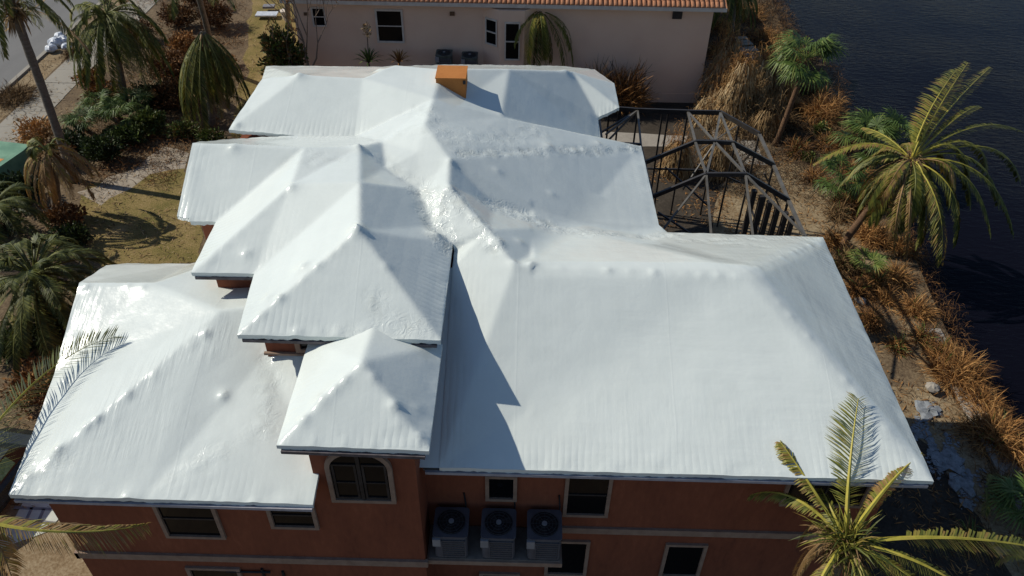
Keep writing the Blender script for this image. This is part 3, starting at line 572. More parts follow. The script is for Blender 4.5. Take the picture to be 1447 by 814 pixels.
MB().box(-5.2, -2.2, 40.2, 41.57, 1.75, 1.95).build('deck', M_conc, plat)
for x in (-5.05, -2.35): MB().box(x-.1, x+.1, 40.25, 40.45, 0, 1.75).build('leg', M_conc, plat)
M_acg = noisy('green_grey_paint', [(.3, (.05, .06, .055)), (.7, (.12, .14, .12))], 3, .5, bs=0)
b0 = condenser((-4.33, 40.9, 2.05), 'dark condenser with white top edge by the pink wall, the left one', 'condensers by the pink wall', M_acg, 1.05)
copytree(b0, loc=(-2.95, 40.85, 1.98), label='dark condenser by the pink wall nearest the angled bay windows')

# ------------------------------------------------------------------ screen enclosure (lanai cage)
cg = thing('pool_cage', 'collapsed dark aluminium pool cage without screens behind the house', 'pool cage', (7, 25, 0))
ZE, ZR = 5.2, 6.05
def beam(a, b, w_=.075, h=.12, m=None): return MB().bar(a, b, w_*1.25, h*1.25).build('beam', m or M_cage, cg)
A1 = at(901,156,ZE); B1_ = at(972,158.4,ZE); C1_ = at(1018,159.2,ZE); D1 = at(1073,190,ZE); E1 = at(1093,233,ZE); F1 = at(1114,283,ZE); G1_ = at(1137,334,ZE); H1 = at(875,154,ZE); I1 = at(846,166,ZE); J1 = at(852,202,4.6)
Pp = at(998,246.5,ZR); Qq = at(1053.5,246.5,ZR); m1 = at(982.5,200.5,ZR); m2 = at(1010,200.5,ZR); m3 = at(1035,201.8,ZR)
for a, b in ((I1,H1),(H1,A1),(A1,B1_),(B1_,C1_),(C1_,D1)): beam(a, b, .06, .16)
for a, b in ((D1,E1),(E1,F1),(F1,G1_)): beam(a, b, .10, .06, M_cagel)
for a, b in ((B1_,m1),(m1,Pp),(C1_,m2),(m2,Pp),(C1_,m3),(m3,Qq),(B1_,m2),(m2,Qq)): beam(a, b, .07, .05, M_cagel)
beam(m1, m2); beam(m2, m3); beam(m3, E1, .07, .14); beam(Pp, Qq); beam(Qq, F1, .07, .14); beam(m1, at(911,230,ZE), .07, .12); beam(Pp, at(922,278,ZE), .07, .12)
beam(Pp, at(935,327,ZE), .05, .05, M_cagel); beam(Pp, at(1005,333,ZE), .06, .05, M_cagel); beam(Qq, at(1064,336,ZE), .06, .05, M_cagel); beam(Qq, at(1139,334,ZE), .06, .05, M_cagel)
beam(A1, at(856,190,5.), .05, .05, M_cagel); beam(A1, at(850,187,4.9), .05, .05); beam(A1, at(855,203,4.6), .05, .05, M_cagel); beam(A1, at(906,208,ZE), .06, .05, M_cagel); beam(at(906,208,ZE), at(922,278,ZE), .05); beam(I1, at(851,202,ZE), .06); beam(at(851,202,ZE), at(906,205,ZE), .06)
beam(at(930,300,3.2), at(1010,352,3.2), .05, .05); beam(at(985,215,4.4), at(1045,175,4.4), .03, .03, M_cagel)
for (x0_, y0_, z0_), (x1_, y1_, z1_) in (((1008, 205, 4.0), (965, 268, 2.2)), ((1062, 215, 4.4), (1022, 262, 1.5)), ((940, 236, 3.4), (1000, 290, 3.0)), ((1080, 245, 4.2), (1105, 300, 2.2)), ((985, 232, 3.2), (1046, 258, 2.6))):
    beam(at(x0_, y0_, z0_), at(x1_, y1_, z1_), .04, .05)
def post(p, z0=0, w_=.07): return MB().bar((p.x, p.y, z0), (p.x, p.y, p.z-.06), w_, w_, up=(0, 1, 0)).build('post', M_cage, cg)
for p in (A1, B1_, C1_, D1, E1, F1, H1, I1): post(p)
for u in (.5, .62): post(A1.lerp(B1_, u))
post(C1_.lerp(D1, .5))
post(I1.lerp(H1, .5))
for k, u in enumerate((0., .2, .4, .6, .8, .97)):      # torn solid strips along the side wall
    p = Qq.lerp(F1, .12+.86*u); post(Vector((p.x+.1, p.y-.4-.35*u, p.z-.2)), 0, .17)
for z in (2.4,): beam(D1-Vector((0,0,ZE-z)), G1_-Vector((0,0,ZE-z)), .05, .05); beam(A1-Vector((0,0,ZE-z)), C1_-Vector((0,0,ZE-z)), .05, .06)

# ------------------------------------------------------------------ vegetation builders
def bez(p0, p1, p2, t): return p0*(1-t)**2+p1*2*t*(1-t)+p2*t*t
def frond_geo(p0, p1, p2, nl=46, ll=.62, w_=.03, hang=.35, tone=(.2, .45), petiole=.16, rr=.03, side=None, fold=.0, tipdead=.25, ragged=.12):
    p0, p1, p2 = Vector(p0), Vector(p1), Vector(p2); V = []; F = []; T = []; mi = []
    K = 12; pts = [bez(p0, p1, p2, k/K) for k in range(K+1)]
    hor = Vector((p2.x-p0.x, p2.y-p0.y, 0))
    if hor.length < .05: hor = Vector((p1.x-p0.x+.01, p1.y-p0.y, 0))
    sd0 = side or Vector((0, 0, 1)).cross(hor).normalized()
    for k, p in enumerate(pts):
        tg = (pts[min(k+1, K)]-pts[max(k-1, 0)]).normalized(); up = tg.cross(sd0).normalized(); r = rr*(1.15-k/K)
        for a, b in ((1, 0), (0, 1), (-1, 0), (0, -1)): V.append(p+sd0*a*r*1.3+up*b*r); T.append(0.)
        if k:
            for j in range(4): F.append(((k-1)*4+j, (k-1)*4+(j+1) % 4, k*4+(j+1) % 4, k*4+j)); mi.append(1)
    for sgn in (1, -1):
        for i in range(nl):
            s = petiole+(1-petiole)*(i+random.random()*.6)/nl
            if random.random() < ragged: continue
            p = bez(p0, p1, p2, s); tg = (bez(p0, p1, p2, min(1, s+.03))-bez(p0, p1, p2, s-.03)).normalized()
            env = math.sin(math.pi*min(1, .18+.82*(1-(s-petiole)/(1-petiole))**.75))**.6 if s < .995 else .2
            l = ll*(.35+.65*env)*random.uniform(.8, 1.12)*(1-.45*max(0, s-.75)/.25)
            fwd = .35+.9*s; d = (sd0*sgn*1.0+tg*fwd*.9+Vector((random.uniform(-.1, .1), random.uniform(-.1, .1), random.uniform(-.1, .12)+fold))).normalized()
            g = Vector((0, 0, -1)); d1 = (d+g*hang*.5).normalized(); d2 = (d+g*hang*1.7).normalized()
            a = p; b = a+d1*l*.5; c = b+d2*l*.5; wv = d1.cross(Vector((0, 0, 1)) if abs(d1.z) < .95 else sd0).normalized()*w_*.5
            wv = (wv*.8+tg*w_*.25)
            n = len(V); V += [a-wv*.5, a+wv*.5, b+wv, b-wv, c]; tn = random.uniform(*tone); td = random.random()*tipdead
            T += [tn, tn, tn+.05, tn+.05, tn+td]; F += [(n, n+1, n+2, n+3), (n+3, n+2, n+4)]; mi += [0, 0]
    return V, F, T, mi
def add_frond(parent, crown, p1, p2, dead=False, lab=None, **kw):
    V, F, T, mi = frond_geo(crown, p1, p2, **kw)
    o = mk('frond', [tuple(v) for v in V], F, [M_palm, M_rachb if dead else M_rach], parent, tone=T); o.data.polygons.foreach_set('material_index', mi)
    if lab: o['label'] = lab
    return o
VAR = {}
def variant(key, L_, el, droop, kw):
    """a generic frond in the XZ plane, shared by copies"""
    if key in VAR: return VAR[key]
    e = R(el); p1 = Vector((math.cos(e), 0, math.sin(e)))*L_*.55; p2 = Vector((max(.12, math.cos(e)*.92-droop*.25)*L_, 0, math.sin(e)*L_*.6-droop*L_*.55))
    V, F, T, mi = frond_geo(Vector((0, 0, 0)), p1, p2, side=Vector((0, 1, 0)), **kw)
    me = bpy.data.meshes.new('frond'); me.from_pydata([tuple(v) for v in V], [], F); me.materials.append(M_palm); me.materials.append(M_rachd if kw.get('tone', (0, 0))[1] < .62 else M_rachb)
    a = me.attributes.new('tone', 'FLOAT', 'POINT'); a.data.foreach_set('value', T); me.polygons.foreach_set('material_index', mi); VAR[key] = me; return me
def put(parent, name, me, loc, rz, s=1., tilt=0.):
    o = bpy.data.objects.new(name, me); C.objects.link(o); o.parent = parent; o.location = Vector(loc)-ORG[parent.name]; o.rotation_euler = (tilt, 0, rz); o.scale = (s, s, s); return o
def trunk(parent, a, b, r0, r1, mat=None, bend=.15, n=12, k=14):
    a, b = Vector(a), Vector(b); mid = (a+b)/2+Vector((bend, bend*.5, 0)); pts = [bez(a, mid, b, i/k) for i in range(k+1)]
    rad = [(r0+(r1-r0)*(i/k)**.6)*(1+.05*math.sin(i*2.1))+(.06 if i == 0 else 0) for i in range(k+1)]
    return MB().tube(pts, rad, n).build('trunk', mat or M_trunk, parent, True)
def palm(label, base, crown, rings, r=(.17, .12), key='p', az0=0., mat=None, bend=.15, cat='palm', name='palm_tree', group=None, skirt=0, arc=None):
    t = thing(name, label, cat, base, group); crown = Vector(crown); trunk(t, base, crown, r[0], r[1], mat, bend)
    for ri, (nf, L_, el, droop, kw) in enumerate(rings):
        for i in range(nf):
            kk = (key, ri, i % 4); me = variant(kk, L_*(.9+.07*(i % 4)), el+(i % 4)*7-10, droop*(.85+.12*(i % 4)), kw)
            a = az0+ri*.5+2*math.pi*i/nf+random.uniform(-.22, .22)
            if arc: a = R(arc[0]+(arc[1]-arc[0])*(i+.5)/nf)+random.uniform(-.1, .1)
            put(t, 'frond', me, crown+Vector((math.cos(a), math.sin(a), 0))*.06, a, random.uniform(.88, 1.1), random.uniform(-.15, .15))
    if skirt:
        V = []; F = []; T = []
        for i in range(skirt):
            a = random.uniform(0, 6.28); d = Vector((math.cos(a), math.sin(a), 0)); p = crown+Vector((0, 0, random.uniform(-.6, .05)))+d*r[1]; q = p+d*random.uniform(.1, .35)+Vector((0, 0, -random.uniform(.1, .6))); s = Vector((-d.y, d.x, 0))*.03
            n = len(V); V += [p-s, p+s, q+s*.4, q-s*.4]; F.append((n, n+1, n+2, n+3)); T += [random.uniform(.3, .9)]*4
        mk('boot', V, F, M_straw, t, tone=T, kind='stuff')
    return t
def leaves(n, cen, rad, size, tone, shape='quad', down=0., shell=.35, flat=.0):
    cen = np.array(cen); rad = np.array(rad); d = rng.normal(size=(n, 3)); d /= np.linalg.norm(d, axis=1)[:, None]
    lump = np.array([.72+.55*noise.noise(Vector((*(q*2.1),))+Vector((cen[0], cen[1], 0))) for q in d]); rr = (shell+(1-shell)*rng.random(n)**.5)*lump
    p = cen+d*rr[:, None]*rad
    u = d*.7+rng.normal(size=(n, 3))*.55+np.array([0, 0, .25-down]); u /= np.linalg.norm(u, axis=1)[:, None]
    w = np.cross(u, rng.normal(size=(n, 3))); w /= np.linalg.norm(w, axis=1)[:, None]; sz = size*(.6+.8*rng.random(n))
    a = p; b = p+u*(sz*.5)[:, None]+w*(sz*.22)[:, None]; c = p+u*sz[:, None]; e = p+u*(sz*.5)[:, None]-w*(sz*.22)[:, None]
    V = np.stack([a, b, c, e], 1).reshape(-1, 3); F = (np.arange(n)[:, None]*4+np.arange(4)).tolist(); T = np.repeat(rng.uniform(tone[0], tone[1], n)+.12*(lump-.7), 4)
    return V, F, T
def shrub(label, base, rad, n, size, tone, mat=None, name='shrub', cat='shrub', group=None, stems=6, **kw):
    base = Vector(base); t = thing(name, label, cat, base, group); cen = base+Vector((0, 0, rad[2]*.95))
    V, F, T = leaves(n, cen, rad, size, tone, **kw); mk('foliage', V, F, mat or M_shrub, t, tone=T)
    mb = MB()
    for k in range(stems):
        a = random.uniform(0, 6.28); e = cen+Vector((math.cos(a)*rad[0]*.6, math.sin(a)*rad[1]*.6, rad[2]*random.uniform(-.1, .7))); mb.tube([base+Vector((random.uniform(-.08, .08), random.uniform(-.08, .08), 0)), base.lerp(e, .5)+Vector((0, 0, .1)), e], [.03, .022, .008], 5)
    mb.build('stem', M_twig, t); return t
def tangle(n, cen, rad, ln, w_, tone, grav=.5, up=.3, radial=.7):
    """arched dry blades"""
    cen = np.array(cen, float); rad = np.array(rad, float); d = rng.normal(size=(n, 3)); d[:, 2] = np.abs(d[:, 2])*.9; d /= np.linalg.norm(d, axis=1)[:, None]
    lump = np.array([.75+.6*noise.noise(Vector((*(q*2.3),))+Vector((cen[0], cen[1], 3.))) for q in d])
    p = cen+d*rad*(rng.random(n)**.45*lump)[:, None]
    u = d*radial+rng.normal(size=(n, 3))*.75+np.array([0, 0, up]); u /= np.linalg.norm(u, axis=1)[:, None]; l = ln*(.5+rng.random(n))
    s = np.cross(u, rng.normal(size=(n, 3))); s /= np.linalg.norm(s, axis=1)[:, None]; s *= w_/2; g = np.array([0, 0, -1.])
    p1 = p+u*(l*.5)[:, None]; u2 = u+g*grav*(.4+rng.random(n))[:, None]; u2 /= np.linalg.norm(u2, axis=1)[:, None]; p2 = p1+u2*(l*.35)[:, None]; u3 = u2+g*grav*.8; u3 /= np.linalg.norm(u3, axis=1)[:, None]; p3 = p2+u3*(l*.3)[:, None]
    V = np.stack([p-s, p+s, p1-s, p1+s, p2-s*.8, p2+s*.8, p3], 1).reshape(-1, 3); b = np.arange(n)[:, None]*7
    F = (b+np.array([0, 1, 3, 2])).tolist()+(b+np.array([2, 3, 5, 4])).tolist()+(b+np.array([4, 5, 6])).tolist()
    T = np.repeat(rng.uniform(tone[0], tone[1], n), 7); return V, F, T
def clump(label, px, py, rpx, n=900, mat=None, tone=(.25, .95), z=0., hh=.8, ln=.55, w_=.022, name='dead_fern', cat='dead fern', group=None, grav=.5, green=0, up=.3):
    c = at(px, py, z+.3); s = (c-Vector((0, 0, CH))).length/FPX; rd = rpx*s
    t = thing(name, label, cat, (c.x, c.y, z-.2), group); V, F, T = tangle(n, (c.x, c.y, z), (rd, rd*1.15, hh), ln, w_, tone, grav, up); mk('foliage', V, F, mat or M_dead, t, tone=T)
    if green:
        V, F, T = tangle(green, (c.x, c.y, z+.1), (rd*.8, rd*.8, hh), ln*.8, w_*1.4, (.1, .6), .3, .6); mk('green_shoots', V, F, M_fan, t, tone=T)
    return t
def fan_geo(seg=24, r=.75, droop=.45, spread=125, tone=(.25, .6)):
    V = []; F = []; T = []
    for i in range(seg):
        a = R(-spread+2*spread*i/(seg-1)); d = Vector((math.cos(a), math.sin(a), 0)); s = Vector((-d.y, d.x, 0)); l = r*(.72+.28*math.cos(a*.5))*random.uniform(.88, 1.08); tn = random.uniform(*tone)
        b = d*l*.55+Vector((0, 0, .05-(abs(a)*.05))); c = d*l+Vector((0, 0, -droop*l*random.uniform(.4, 1.2))); n = len(V); w_ = r*math.sin(R(spread)/seg)*.42; b = b+Vector((0, 0, random.uniform(-.06, .06)))
        V += [Vector((0, 0, 0)), b-s*w_, b+s*w_, c]; F += [(n, n+1, n+2), (n+1, n+3, n+2)]; T += [tn-.1, tn, tn, tn+.12]
    return V, F, T
def fan_palm(label, crown, base, nleaf=16, r=.8, pet=.7, tone=(.2, .6), name='fan_palm', group=None, mat=None, trunkr=(.14, .12), els=(-25, 75), arc=(0, 360)):
    crown = Vector(crown); base = Vector(base); t = thing(name, label, 'palm', base, group)
    if (crown-base).length > .4: trunk(t, base, crown, *trunkr, mat=M_trunkb, bend=.1)
    for i in range(nleaf):
        a = R(arc[0])+R(arc[1]-arc[0])*(i*.618 % 1); el = R(random.uniform(*els)); d = Vector((math.cos(a)*math.cos(el), math.sin(a)*math.cos(el), math.sin(el))); tip = crown+d*pet*random.uniform(.8, 1.15)
        V, F, T = fan_geo(r=r*random.uniform(.85, 1.1), tone=tone); q = Matrix.Rotation(a, 4, 'Z') @ Matrix.Rotation(-el*.75+.15, 4, 'Y')
        V = [tip+q @ v for v in V]; n = len(V); mb = MB().bar(crown, tip, .03, .02); V += [Vector(v) for v in mb.V]; F += [tuple(j+n for j in f) for f in mb.F]; T += [.6]*len(mb.V)
        mk('frond', V, F, mat or M_fan, t, tone=T)
    return t
GRN = dict(nl=58, ll=.62, w_=.055, hang=.45, tone=(.0, .36)); LIM = dict(nl=56, ll=.62, w_=.055, hang=.6, tone=(.1, .46)); BRN = dict(nl=46, ll=.5, w_=.045, hang=.9, tone=(.55, .95)); DRK = dict(nl=64, ll=.46, w_=.040, hang=.25, tone=(-.02, .34))
OLV = dict(nl=54, ll=.55, w_=.050, hang=.8, tone=(.05, .5))

# ------------------------------------------------------------------ hero palm, bottom right
cr = at(1196, 768, 5.4)
t = thing('palm_tree', 'coconut palm with yellow stalked fronds in front of the house, bottom right', 'palm', (cr.x-.1, cr.y-.3, 0)); trunk(t, (cr.x-.1, cr.y-.3, 0), cr, .17, .12)
def fr(tip, tz, mid, mz, c=cr, par=None, **kw):
    p2 = at(*tip, tz); m = at(*mid, mz); p1 = (m-c*.25-p2*.25)*2; add_frond(par or t, c, p1, p2, **kw)
H = dict(nl=92, ll=.68, w_=.036, rr=.042, petiole=.27)
fr((1213, 563), 7.3, (1200, 670), 6.6, hang=.2, tone=(.15, .5), lab='upright greyish green frond', **{**H, 'nl': 66, 'w_': .026, 'll': .72, 'tipdead': .15})
fr((1103, 625), 6.9, (1143, 682), 6.4, hang=.8, tone=(.35, .65), ragged=.35, **{**H, 'll': .36})
fr((1303, 640), 6.5, (1250, 692), 6.5, hang=.6, tone=(.25, .8), **{**H, 'll': .42})
fr((1500, 782), 5.3, (1350, 760), 5.9, hang=.62, tone=(.2, .6), **{**H, 'nl': 110, 'll': .85, 'w_': .036})
fr((1060, 700), 5.2, (1125, 705), 5.9, hang=.9, tone=(.2, .6), **{**H, 'll': .42, 'nl': 60})
fr((1420, 880), 4.6, (1310, 800), 5.6, hang=1., tone=(.1, .5), **{**H, 'nl': 100, 'll': .7})
fr((1340, 860), 4.6, (1265, 800), 5.5, hang=.9, tone=(.2, .6), **H)
fr((1225, 900), 4.6, (1225, 830), 5.4, hang=.9, tone=(.2, .6), **H)
fr((1150, 870), 4.4, (1160, 820), 5.3, hang=1., tone=(.3, .7), **H)
fr((1128, 770), 4.2, (1160, 735), 5.5, dead=True, hang=1.5, tone=(.6, .95), lab='dead brown frond', **{**H, 'll': .4})
fr((1120, 830), 3.8, (1150, 775), 5.2, dead=True, hang=1.5, tone=(.65, .95), lab='dead brown frond', **{**H, 'll': .45})
fr((1160, 690), 5.9, (1180, 730), 5.9, hang=.5, tone=(.2, .5), **{**H, 'll': .35, 'nl': 30})
V, F, T = tangle(500, cr-Vector((0, 0, .3)), (.45, .45, .5), .5, .03, (.3, .9), .9, .0); mk('crown_fibre', V, F, M_straw, t, tone=T, kind='stuff')
V, F, T = tangle(220, cr-Vector((0, 0, .1)), (.4, .4, .5), .7, .035, (.15, .6), .5, .4); mk('young_leaflets', V, F, M_palm, t, tone=T, kind='stuff')
# palm beyond the left edge, two fronds reach in over the left wing
cl = at(-85, 715, 7.3); t2 = thing('palm_tree', 'tall palm past the left edge whose long fronds reach over the left wing', 'palm', (cl.x-.2, cl.y+.2, 0)); trunk(t2, (cl.x-.2, cl.y+.2, 0), cl, .2, .14)
fr((164, 475), 7.68, (46, 543), 7.42, cl, t2, hang=.08, tone=(-.1, .25), nl=84, ll=.72, w_=.026, rr=.03, petiole=.1, tipdead=.1, lab='dark green frond across the tarp edge')
fr((-6, 560), 7.2, (-30, 650), 7.1, cl, t2, hang=.1, tone=(-.05, .35), nl=90, ll=1.1, w_=.034, rr=.03, petiole=.02, tipdead=.1, lab='second dark frond lying by the tarp edge')
fr((208, 741), 6.2, (60, 750), 7.4, cl, t2, hang=.6, tone=(.4, .85), nl=110, ll=.66, w_=.036, rr=.034, petiole=.2, lab='yellow stalked browning frond')
fr((20, 830), 6.2, (-20, 745), 7.5, cl, t2, dead=True, hang=1.3, tone=(.5, .9), nl=70, ll=.6, w_=.034, rr=.03)
fr((-260, 640), 7.6, (-190, 660), 8.1, cl, t2, hang=.4, tone=(.1, .4), nl=50, ll=.7, w_=.03)

# ------------------------------------------------------------------ coconut palm over the canal
cc = at(1288, 226, 4.6); bs = at(1187, 352, 0)
t3 = thing('palm_tree', 'leaning coconut palm arching over the canal beyond the seawall', 'palm', bs); trunk(t3, bs, cc, .17, .13, M_trunkb, bend=-.4)
K3 = dict(nl=84, ll=.72, w_=.055, rr=.032, petiole=.2)
def f3(tip, tz, mid, mz, **kw): fr(tip, tz, mid, mz, cc, t3, **{**K3, **kw})
f3((1368, 88), 6.2, (1322, 160), 5.9, hang=0.15, tone=(0.29, 0.62)); f3((1400, 95), 5.5, (1345, 150), 5.7, hang=0.24, tone=(0.24, 0.62)); f3((1385, 150), 5.2, (1350, 168), 5.5, hang=0.30, tone=(0.29, 0.57), ll=0.55)
f3((1352, 98), 6.3, (1312, 160), 6.0, hang=.2, tone=(.25, .6), ll=.9)
f3((1443, 185), 4.0, (1375, 180), 5.2, hang=0.42, tone=(0.04, 0.37)); f3((1150, 232), 4.2, (1225, 203), 5.0, hang=0.36, tone=(0.29, 0.72), ll=0.36); f3((1392, 240), 3.4, (1365, 200), 5., hang=0.48, tone=(0.19, 0.47))
f3((1368, 250), 3.4, (1345, 205), 5.1, hang=0.48, tone=(0.19, 0.47)); f3((1440, 255), 2.6, (1395, 208), 4.6, hang=0.54, tone=(0.04, 0.32)); f3((1432, 330), 1.6, (1385, 245), 4.2, hang=0.54, tone=(-0.01, 0.27)); f3((1400, 330), 1.8, (1365, 250), 4.2, hang=0.54, tone=(0.09, 0.37))
f3((1330, 372), 1.6, (1325, 290), 3.8, hang=0.60, tone=(0.24, 0.67)); f3((1279, 382), 1.2, (1285, 300), 3.6, hang=0.60, dead=True, tone=(0.54, 0.82), ll=0.26); f3((1263, 365), 1.6, (1268, 300), 3.6, hang=0.72, dead=True, tone=(0.44, 0.82), ll=0.39)
f3((1235, 300), 2.6, (1255, 265), 4.2, hang=0.60, dead=True, tone=(0.44, 0.82), ll=0.45); f3((1300, 300), 3.0, (1305, 250), 4.4, hang=0.54, tone=(0.24, 0.52)); f3((1350, 345), 1.8, (1345, 270), 4., hang=0.54, tone=(0.04, 0.37)); f3((1370, 290), 2.4, (1350, 235), 4.5, hang=0.54, tone=(0.04, 0.37)); f3((1310, 175), 5.4, (1298, 200), 5.3, hang=0.24, tone=(0.24, 0.52), ll=0.45)
f3((1410, 290), 2.2, (1375, 225), 4.5, hang=0.54, tone=(-0.01, 0.32)); f3((1220, 180), 4.7, (1255, 195), 5.0, hang=0.36, tone=(0.24, 0.52), ll=0.39)
V, F, T = tangle(260, cc-Vector((0, 0, .3)), (.4, .4, .4), .5, .04, (.2, .9), .9, .0); mk('crown_fibre', V, F, M_straw, t3, tone=T, kind='stuff')
for i in range(30): put(t3, 'frond', variant(('cn', i % 6), 3.0+.25*(i % 3), 25-(i % 6)*17, .95, {**LIM, 'tone': (.05, .5), 'hang': .4, 'nl': 80, 'w_': .07, 'll': .75} if i % 3 else {**OLV, 'tone': (.2, .8), 'nl': 70, 'w_': .06}), cc, i*2.4+.3, random.uniform(.8, 1.1))

# ------------------------------------------------------------------ fan palms, right bank
fan_palm('green fan palm on a leaning red brown trunk beside the canal, top right', at(1118, 142, 2.6)+Vector((.35, .3, 2.1)), at(1095, 205, 0), 26, .95, 1.0, els=(-30, 70))
fan_palm('bright green fan palm thicket behind the leaning coconut palm', at(1225, 205, 1.6), at(1222, 225, -.2), 24, .85, 1.1, els=(-10, 70))
fan_palm('low green fan palm at the foot of the leaning coconut palm trunk', at(1188, 250, 1.2), at(1188, 262, -.1), 16, .7, .8, els=(-10, 60), tone=(.1, .5))
fan_palm('fan palm with upturned leaves touching the coconut crown by the water', at(1262, 195, 1.8), at(1260, 215, -.6), 16, .85, .9, els=(0, 70), tone=(.1, .5))
fan_palm('small palm shoot growing out of brown fern by the seawall', at(1222, 378, .7), at(1222, 382, 0), 7, .6, .6, els=(10, 60), tone=(.4, .7))
fan_palm('bright green fan shrub cut by the right edge of the photo', at(1450, 715, .9), at(1450, 722, 0), 14, .7, .6, els=(0, 60), tone=(.3, .55))
palm('single drooping green frond palm at the shaded path, lower right', at(1395, 700, 0), at(1393, 688, 1.0), [(5, 1.1, 20, .8, dict(nl=22, ll=.28, w_=.03, hang=.7, tone=(.15, .5)))], (.07, .06), 'lr', arc=(-130, 60))
palm('small yellow green palm at the bottom right corner', at(1455, 800, 0), at(1452, 792, 1.0), [(6, 1.2, 25, .8, dict(nl=22, ll=.3, w_=.03, hang=.7, tone=(.35, .65)))], (.07, .06), 'lr2')

# ------------------------------------------------------------------ left side palms
b = at(105, 256, 0)
pt = thing('palm_tree', 'tall bare palm trunk standing left of the lawn, crown above the photo', 'palm', b); top = at(2, -30, 9.6); trunk(pt, b, top, .20, .17, bend=.1, k=24)
for i in range(16):
    me = variant(('tall', i % 4), 3.2, 25-(i % 4)*18, .9, OLV); a = i*.3927*1.1; put(pt, 'frond', me, top, a, 1.)
V, F, T = tangle(160, top-Vector((0, 0, 1.6)), (.3, .3, 1.3), .7, .07, (.2, .8), 1., -.2); mk('boot', V, F, M_straw, pt, tone=T, kind='stuff')
palm('drooping green palm beside the sidewalk, upper left', at(178, 150, 0), at(150, 20, 5.0), [(9, 3.4, 45, .8, LIM), (13, 3.9, 12, 1.2, GRN), (15, 4.0, -22, 1.1, GRN), (13, 3.8, -48, .9, OLV), (9, 3.4, -66, .6, OLV)], (.2, .16), 'ul', skirt=60)
palm('palm with folded hanging fronds by the corner of the upper roof, left side', at(300, 180, 0), at(286, 46, 5.2), [(10, 3.3, -40, .9, OLV), (16, 4.1, -60, .7, GRN), (16, 4.3, -70, .6, OLV), (12, 4.0, -75, .5, {**OLV, 'tone': (.3, .85)})], (.2, .16), 'hang', skirt=60)
pz = thing('palm_tree', 'smooth palm trunk rising behind the folded hanging palm at the top edge', 'palm', at(305, 95, 0)); trunk(pz, at(305, 95, 0), at(268, -45, 7.6), .18, .14)
for i in range(12): put(pz, 'frond', variant(('pz', i % 3), 3.0, 30-(i % 3)*18, .9, GRN), at(268, -45, 7.6), i*.55)
pz2 = thing('palm_tree', 'grey palm trunk at the top edge beside the pink house', 'palm', at(408, 40, 0)); trunk(pz2, at(408, 40, 0), at(394, -70, 5.5), .2, .15)
for i in range(12): put(pz2, 'frond', variant(('pz', i % 3), 3.0, 30-(i % 3)*18, .9, GRN), at(394, -70, 5.5), i*.55)
palm('broad dark date palm seen from above at the left edge below the lawn', at(60, 440, 0), at(48, 388, 3.0), [(10, 2.7, 62, .35, DRK), (16, 3.4, 34, .6, DRK), (20, 3.8, 12, .8, DRK), (20, 3.7, -12, .8, DRK), (14, 3.4, -40, .7, {**DRK, 'tone': (.05, .5)})], (.26, .22), 'date', skirt=80)
palm('dark feathery palm in shade under the teal box at the left edge', at(-5, 330, 0), at(-12, 290, 2.6), [(10, 2.5, 40, .6, DRK), (14, 2.7, 5, .9, DRK)], (.2, .18), 'dk2')
palm('shaggy dead palm with brown fronds left of the lawn', at(80, 300, 0), at(66, 212, 3.6), [(9, 2.2, -5, 1.1, {**BRN, 'tone': (.45, .9)}), (12, 2.3, -50, .8, BRN), (4, 1.8, 50, .8, OLV)], (.22, .2), 'dead', skirt=160)
palm('drooping palm against the pink wall between bay windows and bare bush', at(772, 130, 0), at(765, 16, 5.0), [(9, 2.9, 12, 1.3, {**LIM, 'tone': (.2, .55)}), (12, 3.0, -35, 1.0, {**LIM, 'tone': (.15, .6)}), (12, 3.0, -60, .7, OLV)], (.16, .13), 'nb', skirt=40)
palm('palm at the end of the pink house with hanging green fronds, top edge', at(1030, 62, 0), at(1038, -22, 5.2), [(10, 2.6, 5, 1.1, OLV), (12, 2.6, -35, .9, OLV)], (.2, .16), 'tp', skirt=50)
# arching brown frond of the upper left palm
tt = at(130, 76, 2.4); add_frond(pt, at(128, 76, 4.2), at(80, 10, 6.2), at(24, 12, 5.4), dead=True, nl=60, ll=.4, w_=.03, hang=.9, tone=(.45, .85), petiole=.25, rr=.05, lab='arching brown frond')

# ------------------------------------------------------------------ left shrubs
shrub('rounded bright green shrub beside the folded hanging palm', at(214, 190, 0), (.95, .95, .75), 3800, .16, (.25, .7), group=None)
shrub('dark broadleaf shrub behind the lawn at the sand path', at(152, 228, 0), (1.1, .9, .8), 2200, .18, (.0, .4))
shrub('low dark hedge clump between tall trunk and round green shrub', at(180, 205, 0), (1.4, .8, .6), 2200, .18, (.05, .55))
shrub('brown leafless shrub left of the tall bare trunk', at(58, 205, 0), (1.2, 1.0, .8), 1500, .16, (.55, 1.), M_dead)
shrub('reddish brown dead shrub behind the green palms, top left', at(245, 110, 0), (1.7, 1.6, .9), 3200, .18, (.0, .5), M_dead)
shrub('dark red brown bush beside the upper lawn, top edge', at(308, 40, 0), (1.2, 1.6, 1.0), 3000, .17, (-.1, .35), M_dead)
shrub('brown dry bush beneath the upper left drooping palm', at(150, 150, 0), (1.3, 1.0, .7), 1800, .17, (.0, .6), M_dead)
shrub('weedy olive shrub at the foot of the folded hanging palm', at(262, 195, 0), (1.1, .7, .5), 1500, .16, (.3, .9))
shrub('dark shrub at the roof corner near the upper tarp edge', at(300, 205, 0), (.9, .6, .5), 1000, .16, (.2, .8))
shrub('shadowy shrub between the dead palm and the teal box', at(35, 285, 0), (1.3, 1.0, .8), 1600, .2, (-.1, .3))
shrub('brown scrub left of the date palm by the lawn corner', at(95, 320, 0), (1.2, .9, .6), 1400, .17, (.0, .5), M_dead)
shrub('dark low growth below the date palm by the left wing', at(70, 470, 0), (1.4, 1.2, .6), 1800, .18, (.0, .6))
